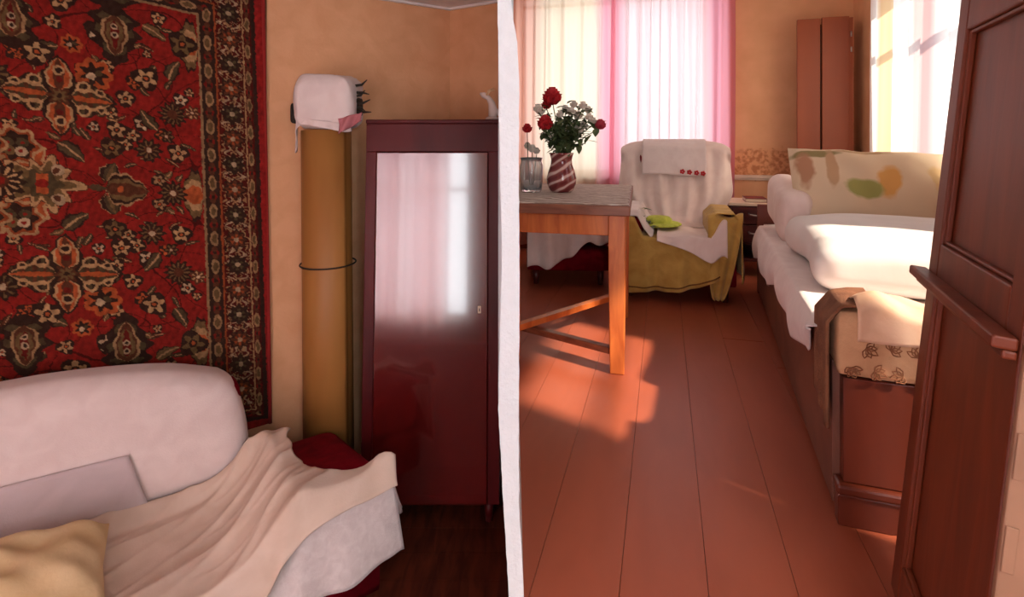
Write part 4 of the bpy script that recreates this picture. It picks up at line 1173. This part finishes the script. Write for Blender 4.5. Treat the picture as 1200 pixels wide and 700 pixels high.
o3 = B().grid(throw_tip, 24, 40).build('throw_tip', M['mustard'], solid=0.007)
tag(on_chair(o3), 'pointed mustard cloth end hanging down before the armchair front foot', 'throw')
# white cover over the back
def back_cover(U, V):
    x = (U - 0.5) * 0.80
    # V: 0 low at the back, up over the top, down the front to the seat, on to the seat
    path = [(0.0, 0.875, 0.55), (0.30, 0.885, 0.97), (0.36, 0.85, 1.025), (0.44, 0.72, 1.025), (0.50, 0.655, 0.98), (0.86, 0.555, 0.47), (0.93, 0.50, 0.43), (1.0, 0.33, 0.428)]
    Y_ = np.interp(V, [k[0] for k in path], [k[1] for k in path]); Z_ = np.interp(V, [k[0] for k in path], [k[2] for k in path])
    side = np.abs(x) / 0.40
    s4 = sm(0.86, 1.0, side)
    Z_ = Z_ - 0.055 * side ** 6 * sm(0.2, 0.4, V) * sm(0.75, 0.5, V)
    fr = sm(0.48, 0.56, V)
    Y_ = Y_ - fr * (0.012 * np.sin(x * 34 + 2 * np.sin(V * 5)) + 0.009 * np.sin(x * 61 + 1)) + s4 * 0.09 * fr * sm(1.0, 0.8, V)
    narrow = 1 - 0.30 * sm(0.72, 0.92, V)
    x = x * narrow + 0.02 * sm(0.5, 0.8, V) * s4 * np.sign(x)
    return stack(x, Y_, Z_)
o = B().grid(back_cover, 80, 70).build('chair_back_cover', M['pink_white'], solid=0.005)
tag(on_chair(o), 'white cloth draped over the back of the mustard armchair', 'cover')
# headrest cloth with small dark red embroidered flowers on its hem
hd = thing('headrest_cloth', 'cream headrest cloth with red embroidered flowers on the armchair back', 'cloth', AC, -YAW)
def head(U, V):
    x = -0.235 + 0.46 * U
    path = [(0.0, 0.80, 1.038), (0.2, 0.72, 1.036), (0.32, 0.638, 0.985), (1.0, 0.592, 0.775)]
    Y_ = np.interp(V, [k[0] for k in path], [k[1] for k in path]); Z_ = np.interp(V, [k[0] for k in path], [k[2] for k in path])
    Y_ = Y_ - 0.010 - 0.004 * np.sin(x * 25)
    return stack(x, Y_, Z_ - 0.006 * np.sin(x * 14) * V)
B().grid(head, 36, 24).build('cloth', M['peach'] if False else M['white_cloth'], hd, solid=0.004)
for k, xx in enumerate((0.055, 0.105, 0.155, 0.20)):
    b = B()
    for j in range(5):
        a = 2 * PI * j / 5
        cx_, cz_ = xx + 0.011 * math.cos(a), 0.800 - 0.004 * k + 0.011 * math.sin(a)
        b.lathe([(0.0, -0.002), (0.009, -0.002), (0.007, 0.003), (0.0, 0.004)], 8)
        nv_ = 8 * 4
        for q_ in range(len(b.V) - nv_, len(b.V)):
            vx, vy, vz = b.V[q_]; b.V[q_] = (cx_ + vx, 0.579 - vz, cz_ + vy)
    b.build('embroidered_flower', M['rose'], hd)
# white cloth lying over the right front of the seat, with a hanging corner
def seat_cloth(U, V):
    x = -0.12 + 0.42 * U
    over = np.clip(V / 0.4, 0, 1); down = np.clip((V - 0.4) / 0.6, 0, 1)
    length = 0.03 + 0.17 * U ** 1.3
    top = 0.438 + 0.005 * np.sin(30 * x) + 0.10 * sm(0.20, 0.29, x) * (1 - down * 0.2)
    y = 0.26 - over * 0.30 - down * (0.028 + 0.012 * np.sin(x * 40))
    y = np.where(over >= 1, y - 0.022, y)
    return stack(x, y, top - down * length - 0.008 * sm(0.8, 1, over))
o = B().grid(seat_cloth, 50, 26).build('seat_cloth', M['pink_white'], solid=0.005)
tag(on_chair(o), 'crumpled white cloth hanging over the right seat edge of the armchair', 'cloth')
# printed cloth over the left arm, with green leaf sprigs
pc = thing('printed_cloth', 'white cloth with green leaf print over the left arm of the armchair', 'cloth', AC, -YAW)
def left_cloth(U, V):
    a = U
    x1, x0, top = -hc + 0.20, -hc - 0.03, 0.575
    y = 0.48 - 0.495 * V
    X_ = np.interp(a, [0, 0.25, 0.5, 0.72, 1.0], [x0 - 0.01, x0 + 0.03, x1 - 0.07, x1 - 0.03, x1 + 0.02])
    Z_ = np.interp(a, [0, 0.25, 0.5, 0.72, 1.0], [0.42, top, top, 0.50, 0.445])
    fr = sm(0.9, 1.0, V)
    return stack(X_ + 0.01 * np.sin(y * 30), y, Z_ + 0.008 * np.sin(y * 26 + a * 4) - 0.04 * fr)
B().grid(left_cloth, 40, 40).build('cloth', M['white_cloth'], pc, solid=0.005)
b = B(); rgl = random.Random(3)
for k in range(16):
    U_, V_ = rgl.uniform(0.45, 0.95), rgl.uniform(0.45, 0.9)
    p_ = Vector(left_cloth(np.array([U_]), np.array([V_]))[0]) + Vector((0, 0, 0.010))
    leaf_add(b, p_, Vector((rgl.uniform(-1, 1), rgl.uniform(-1, 1), 0.1)), 0.055, 0.014)
o = b.build('leaf_print', M['leaf'], pc, solid=0.001); o['kind'] = 'stuff'
# lime hat-like cushion on the seat
lh = thing('lime_hat', 'flat lime green crocheted hat lying on the armchair seat', 'hat', tuple(Vector(AC) + R(-0.11, 0.20, 0.458)), 0.2)
B().lathe([(0.0, 0.0), (0.135, 0.0), (0.150, 0.008), (0.140, 0.016), (0.09, 0.022), (0.0, 0.024)], 36, ribs=18, amp=0.015).build('brim', M['lime'], lh)
B().lathe([(0.088, 0.020), (0.086, 0.042), (0.07, 0.056), (0.03, 0.060), (0.0, 0.060)], 36).build('crown', M['lime'], lh)

# second armchair, behind the table
AD = (0.40, 3.92, 0)
armchair('dark red armchair half hidden behind the dining table legs', AD, -0.06, 0.60, 0.64)
def on_chair2(o): o.location = AD; o.rotation_euler = (0, 0, -0.06); return o
def white_drape(U, V):
    x = -0.29 + 0.58 * U
    over = np.clip(V / 0.4, 0, 1); down = np.clip((V - 0.4) / 0.6, 0, 1)
    hem = 0.16 + 0.17 * sm(0.25, 0.8, U) + 0.012 * np.sin(20 * U)
    top = 0.425 + 0.14 * (sm(-0.12, -0.16, x) + sm(0.12, 0.16, x))
    y = 0.44 - over * 0.475 - down * (0.03 + 0.018 * np.sin(x * 36) + 0.01 * np.sin(x * 71))
    return stack(x, y - 0.006, top - down * (top - hem) - 0.01 * sm(0.8, 1, over))
o = B().grid(white_drape, 70, 30).build('chair_sheet', M['white_cloth'], solid=0.005)
tag(on_chair2(o), 'white sheet hanging from the armchair seat behind the table', 'sheet')

# ------------------------------------------------------------------ nightstand
ns = thing('nightstand', 'dark cherry nightstand with two drawers and pale top beside the bed head', 'nightstand', R(0.47, 4.47, 0), -YAW)
nw, nd, nh = 0.44, 0.38, 0.56
B().box(0, nw, 0, nd, nh - 0.022, nh).build('top', M['wood_trim'], ns, bevel=0.004)
B().box(0, 0.02, 0.004, nd, 0.12, nh - 0.022).box(nw - 0.02, nw, 0.004, nd, 0.12, nh - 0.022).box(0.02, nw - 0.02, nd - 0.012, nd, 0.12, nh - 0.022).box(0.02, nw - 0.02, 0.02, nd - 0.012, 0.12, 0.14).box(0.02, nw - 0.02, 0.02, nd - 0.012, 0.245, 0.26).build('carcass', M['cherry'], ns, bevel=0.002)
for z0, z1 in ((0.265, 0.395), (0.402, 0.533)):
    d = B().box(0.022, nw - 0.022, 0.0, 0.02, z0, z1).build('drawer', M['cherry'], ns, bevel=0.004)
    zc = (z0 + z1) / 2 + 0.012
    B().tube([(0.14, -0.0, zc), (0.145, -0.02, zc - 0.004), (0.19, -0.026, zc - 0.008), (nw / 2 + 0.0, -0.027, zc - 0.009), (0.25, -0.026, zc - 0.008), (0.295, -0.02, zc - 0.004), (0.30, 0.0, zc)], 0.006, 8).build('handle', M['metal'], d)
for x in (0.025, nw - 0.025):
    for y in (0.03, nd - 0.03):
        B().box(x - 0.016, x + 0.016, y - 0.016, y + 0.016, 0, 0.12).build('leg', M['cherry'], ns, bevel=0.002)
bk = thing('red_book', 'small dark red book lying on the pale nightstand top', 'book', R(0.60, 4.53, nh + 0.001), -YAW)
B().box(0.0, 0.15, 0.0, 0.20, 0.0, 0.003).box(0.0, 0.15, 0.0, 0.20, 0.025, 0.028).box(0.147, 0.15, 0, 0.2, 0.003, 0.025).build('cover', M['redbook'], bk)
B().box(0.002, 0.147, 0.003, 0.197, 0.003, 0.025).build('pages', M['paper'], bk)

# ------------------------------------------------------------------ tall brown door leaves standing in the corner
tl_ = thing('cupboard_door', 'tall narrow pair of hinged brown cupboard doors standing in the far corner', 'door leaves', R(1.03, 4.88, 0), -YAW)
hgt = 2.00
d1 = B().box(0.0, 0.165, 0.0, 0.035, 0.0, hgt - 0.005).build('leaf_panel', M['board_wood'], tl_, bevel=0.003)
d2 = B().box(0.175, 0.365, -0.012, 0.023, 0.0, hgt).build('leaf_panel', M['board_wood'], tl_, bevel=0.003)
B().box(0.366, 0.395, -0.004, 0.20, 0.0, hgt - 0.008).build('side_board', M['board_wood'], tl_, bevel=0.003)
B().box(0.165, 0.175, 0.012, 0.02, 0.05, hgt - 0.05).build('joint_strip', M['string'], tl_)
for z in (hgt - 0.14, hgt - 0.26, 0.3):
    B().tube([(0.38, -0.010, z - 0.02), (0.38, -0.010, z + 0.02)], 0.006, 8).build('hinge', M['metal'], tl_)

# ------------------------------------------------------------------ bed
BO = R(0.454, 1.694, 0); BR = -YAW - math.atan(0.066)
bed = thing('bed', 'red brown wooden divan bed with upholstered foot end against the right wall', 'bed', BO, BR)
bw, bl_ = 0.86, 2.36
def on_bed(o, extra=(0, 0, 0)): o.location = BO; o.rotation_euler = (0, 0, BR); return o
B().box(0.018, bw - 0.018, 0.01, 0.05, 0.115, 0.40).build('foot_board', M['bed_wood'], bed, bevel=0.003)
B().box(0.0, bw, -0.008, 0.055, 0.085, 0.113).build('plinth_moulding', M['bed_wood'], bed, bevel=0.008)
# bracket foot with a curved cut-out
pr = [(0.004, 0.0), (0.13, 0.0), (0.16, 0.012), (0.18, 0.034), (0.215, 0.040), (bw - 0.215, 0.040), (bw - 0.18, 0.034), (bw - 0.16, 0.012), (bw - 0.13, 0.0), (bw - 0.004, 0.0), (bw - 0.004, 0.084), (0.004, 0.084)]
B().prism_y(pr, 0.0, 0.045).build('bracket_foot', M['bed_wood'], bed, bevel=0.003)
B().box(0.0, 0.022, 0.055, bl_, 0.03, 0.43).build('side_board', M['bed_side'], bed, bevel=0.003)
B().box(bw - 0.022, bw, 0.055, bl_, 0.03, 0.43).build('side_board', M['bed_side'], bed, bevel=0.003)
B().box(0.0, bw, bl_, bl_ + 0.04, 0.0, 0.60).build('head_board', M['bed_wood'], bed, bevel=0.005)
B().box(0.024, bw - 0.024, 0.06, bl_ - 0.005, 0.20, 0.23).build('slat_base', M['bed_side'], bed)
B().rbox(0.024, bw - 0.024, 0.155, bl_ - 0.01, 0.235, 0.485, 0.03, 6).build('mattress', M['duvet'], bed)
fp = B().rbox(0.004, bw - 0.004, 0.0, 0.145, 0.402, 0.585, 0.02, 5).build('foot_upholstery', M['leafprint_base'], bed)
# outlined leaves printed on the upholstery, as thin raised thread lines
b = B(); rgl = random.Random(5)
for gx in range(15):
    for gz in range(2):
        cx_ = 0.035 + gx * 0.060 + rgl.uniform(-0.006, 0.006) + 0.03 * gz; cz_ = 0.430 + gz * 0.056 + rgl.uniform(-0.006, 0.006)
        a0 = rgl.uniform(0, 6.28)
        for k in range(5):
            a = a0 + (k - 2) * 0.62
            L0 = 0.031 if k == 2 else 0.026
            pts = []
            for t, w_ in ((0, 0), (0.4, 0.26), (0.75, 0.17), (1, 0), (0.75, -0.17), (0.4, -0.26), (0, 0)):
                x_, z_ = L0 * t, L0 * w_
                X2, Z2 = cx_ + x_ * math.cos(a) - z_ * math.sin(a), cz_ + x_ * math.sin(a) + z_ * math.cos(a)
                pts.append((min(max(X2, 0.02), bw - 0.02), -0.001, min(max(Z2, 0.408), 0.565)))
            b.tube(pts, 0.0017, 4, caps=False)
o = b.build('leaf_embroidery', M['leafprint'], fp); o['kind'] = 'stuff'
# bedding
def bsheet(U, V):
    y = 0.13 + 1.95 * V
    side = np.clip(1 - U / 0.22, 0, 1)              # part hanging down on the left side
    x = np.where(U > 0.22, -0.012 + (U - 0.22) / 0.78 * (bw - 0.01), -0.012 - 0.022 * np.sin(side * PI) - 0.018 * side - 0.012 * side * np.sin(y * 16))
    # zigzag hem with two pointed corners
    hang = 0.10 + 0.075 * np.abs(((y - 0.60) / 0.42) % 2 - 1) + 0.06 * sm(0.9, 1.8, y)
    hang = np.where(y < 0.30, hang * sm(0.13, 0.30, y) + 0.01, hang)
    z = 0.497 - side * hang + 0.006 * wob(x, y, 61, 10) * (side < 0.01)
    return stack(x, y, z)
o = B().grid(bsheet, 70, 110).build('bed_sheet', M['white_cloth'], solid=0.005, offset=1)
tag(on_bed(o), 'white bed sheet hanging in points over the left side of the bed', 'sheet')
def dv(P):
    P = P.copy()
    P[:, 2] += 0.020 * wob(P[:, 0], P[:, 1], 71, 9) + 0.010 * (1 - np.abs(np.sin(P[:, 1] * 11 + P[:, 0] * 5 + 2 * np.sin(P[:, 0] * 7)))) ** 3 + 0.03 * np.sin(PI * np.clip((P[:, 0]) / 0.9, 0, 1)) * (P[:, 2] > 0.57)
    P[:, 1] += 0.02 * np.sin(P[:, 0] * 8 + 1) 
    P[:, 0] += 0.015 * np.sin(P[:, 1] * 9)
    return P
o = B().rbox(0.045, 0.845, 0.46, 1.36, 0.506, 0.665, 0.075, 22, dv).build('folded_duvet', M['duvet'], sub=1)
tag(on_bed(o), 'thick white folded duvet lying across the middle of the bed', 'duvet')
o = pillow(0.375, 0.25, 0.12, 23, 0.026, 40, 9, e=0.5).build('printed_pillow', M['blotch'])
o.location = Vector(BO) + Matrix.Rotation(BR, 3, 'Z') @ Vector((0.475, 1.66, 0.76)); o.rotation_euler = (math.radians(62), math.radians(2), BR)
tag(o, 'large cream pillow with yellow and green print leaning at the bed head', 'pillow')
def bol(P):
    P = P.copy(); P[:, 0] += 0.012 * wob(P[:, 1], P[:, 2], 81, 14); P[:, 2] += 0.03 * np.sin(P[:, 1] * 7); return P
o = B().rbox(0.035, 0.20, 1.50, 2.10, 0.512, 0.80, 0.07, 12, bol).build('side_bolster', M['pink_white'])
tag(on_bed(o), 'pinkish white bolster standing along the bed edge left of the printed pillow', 'bolster')
# peach cloth over the foot end, brown blanket corner beside it
def peach(U, V):
    x = 0.045 + (bw - 0.06) * U
    path_y = np.interp(V, [0, 0.35, 0.62, 0.72, 1.0], [0.34, 0.15, 0.03, -0.012, -0.020]); z = np.interp(V, [0, 0.35, 0.62, 0.72, 1.0], [0.515, 0.592, 0.612, 0.585, 0.515])
    z = z + 0.010 * np.sin(x * 30 + 8 * V) * sm(1, 0.6, V) + 0.018 * np.exp(-((x - 0.09) / 0.05) ** 2) * sm(0.1, 0.4, V) * sm(1, 0.7, V)
    return stack(x, path_y - 0.004 - 0.008 * np.abs(np.sin(x * 24 + 5 * V)), z)
o = B().grid(peach, 90, 30).build('peach_cloth', M['peach'], solid=0.004)
tag(on_bed(o), 'peach satin cloth folded over the foot end of the bed', 'cloth')
def brown(U, V):
    y = 0.0 + 0.16 * U
    X_ = np.interp(V, [0, 0.3, 0.45, 0.6, 1.0], [0.10, 0.06, 0.015, -0.022, -0.020]); Z_ = np.interp(V, [0, 0.3, 0.45, 0.6, 1.0], [0.612, 0.610, 0.60, 0.55, 0.26])
    Z_ = Z_ + 0.05 * U * sm(0.6, 1, V)
    return stack(X_ - 0.006 * np.sin(y * 90) * sm(0.4, 1, V), y - 0.004, Z_ - 0.012 * (1 - U) * sm(0.5, 0.2, V))
o = B().grid(brown, 26, 36).build('brown_blanket', M['brown_blanket'], solid=0.008)
tag(on_bed(o), 'brown blanket corner hanging at the left front corner of the bed', 'blanket')

# ------------------------------------------------------------------ panelled door leaf leaning on the pier at the right
DL = R(0.511, 1.488, 0.0)
lean = math.radians(5.6)
dl = thing('door_leaf', 'narrow brown panelled door leaf with a ledge leaning on the right pier', 'door', DL, -YAW)
LYAW = math.radians(24)
dl.rotation_euler = (Matrix.Rotation(-LYAW, 3, 'Z') @ Matrix.Rotation(lean, 3, 'Y')).to_euler()
# local: y runs from -0.43 (near) to 0 (far), x=0 is the visible face, x up to .04 the back, z up
dw, dh, t_ = 0.49, 1.98, 0.04
def st(y0, y1, z0, z1, name, x0=0.0, x1=t_): return B().box(x0, x1, y0, y1, z0, z1).build(name, M['leaf_wood'], dl, bevel=0.004)
st(-0.062, 0, 0.01, dh, 'stile'); st(-dw, -dw + 0.055, 0.01, dh, 'stile')
for z0, z1 in ((0.01, 0.10), (0.735, 0.83), (1.295, dh)):
    st(-dw + 0.056, -0.063, z0, z1, 'rail')
for z0, z1 in ((0.10, 0.735), (0.83, 1.295)):
    st(-dw + 0.056, -0.063, z0 + 0.001, z1 - 0.001, 'panel', 0.018, 0.03)
    b = B()
    for (ya, yb, za, zb) in ((-dw + 0.056, -dw + 0.066, z0, z1), (-0.073, -0.063, z0, z1), (-dw + 0.066, -0.073, z0, z0 + 0.01), (-dw + 0.066, -0.073, z1 - 0.01, z1)):
        b.box(0.006, 0.0175, ya, yb, za + 0.001, zb - 0.001)
    b.build('panel_bead', M['leaf_wood'], dl, bevel=0.003)
B().box(-0.034, -0.0005, -dw, 0.012, 0.742, 0.762).box(-0.02, -0.0005, -dw, 0.006, 0.728, 0.742).build('ledge', M['leaf_wood'], dl, bevel=0.004)

# painted near edge of the leaf with its hinge plates
ed_ = B().box(0.002, 0.10, -dw - 0.014, -dw - 0.0005, 0.01, dh).build('edge_strip', M['jamb'], dl, bevel=0.003)
for z in (0.42, 0.56, 1.5):
    B().box(0.004, 0.020, -dw - 0.018, -dw - 0.0145, z, z + 0.07).build('hinge_plate', M['jamb'], ed_, bevel=0.002)
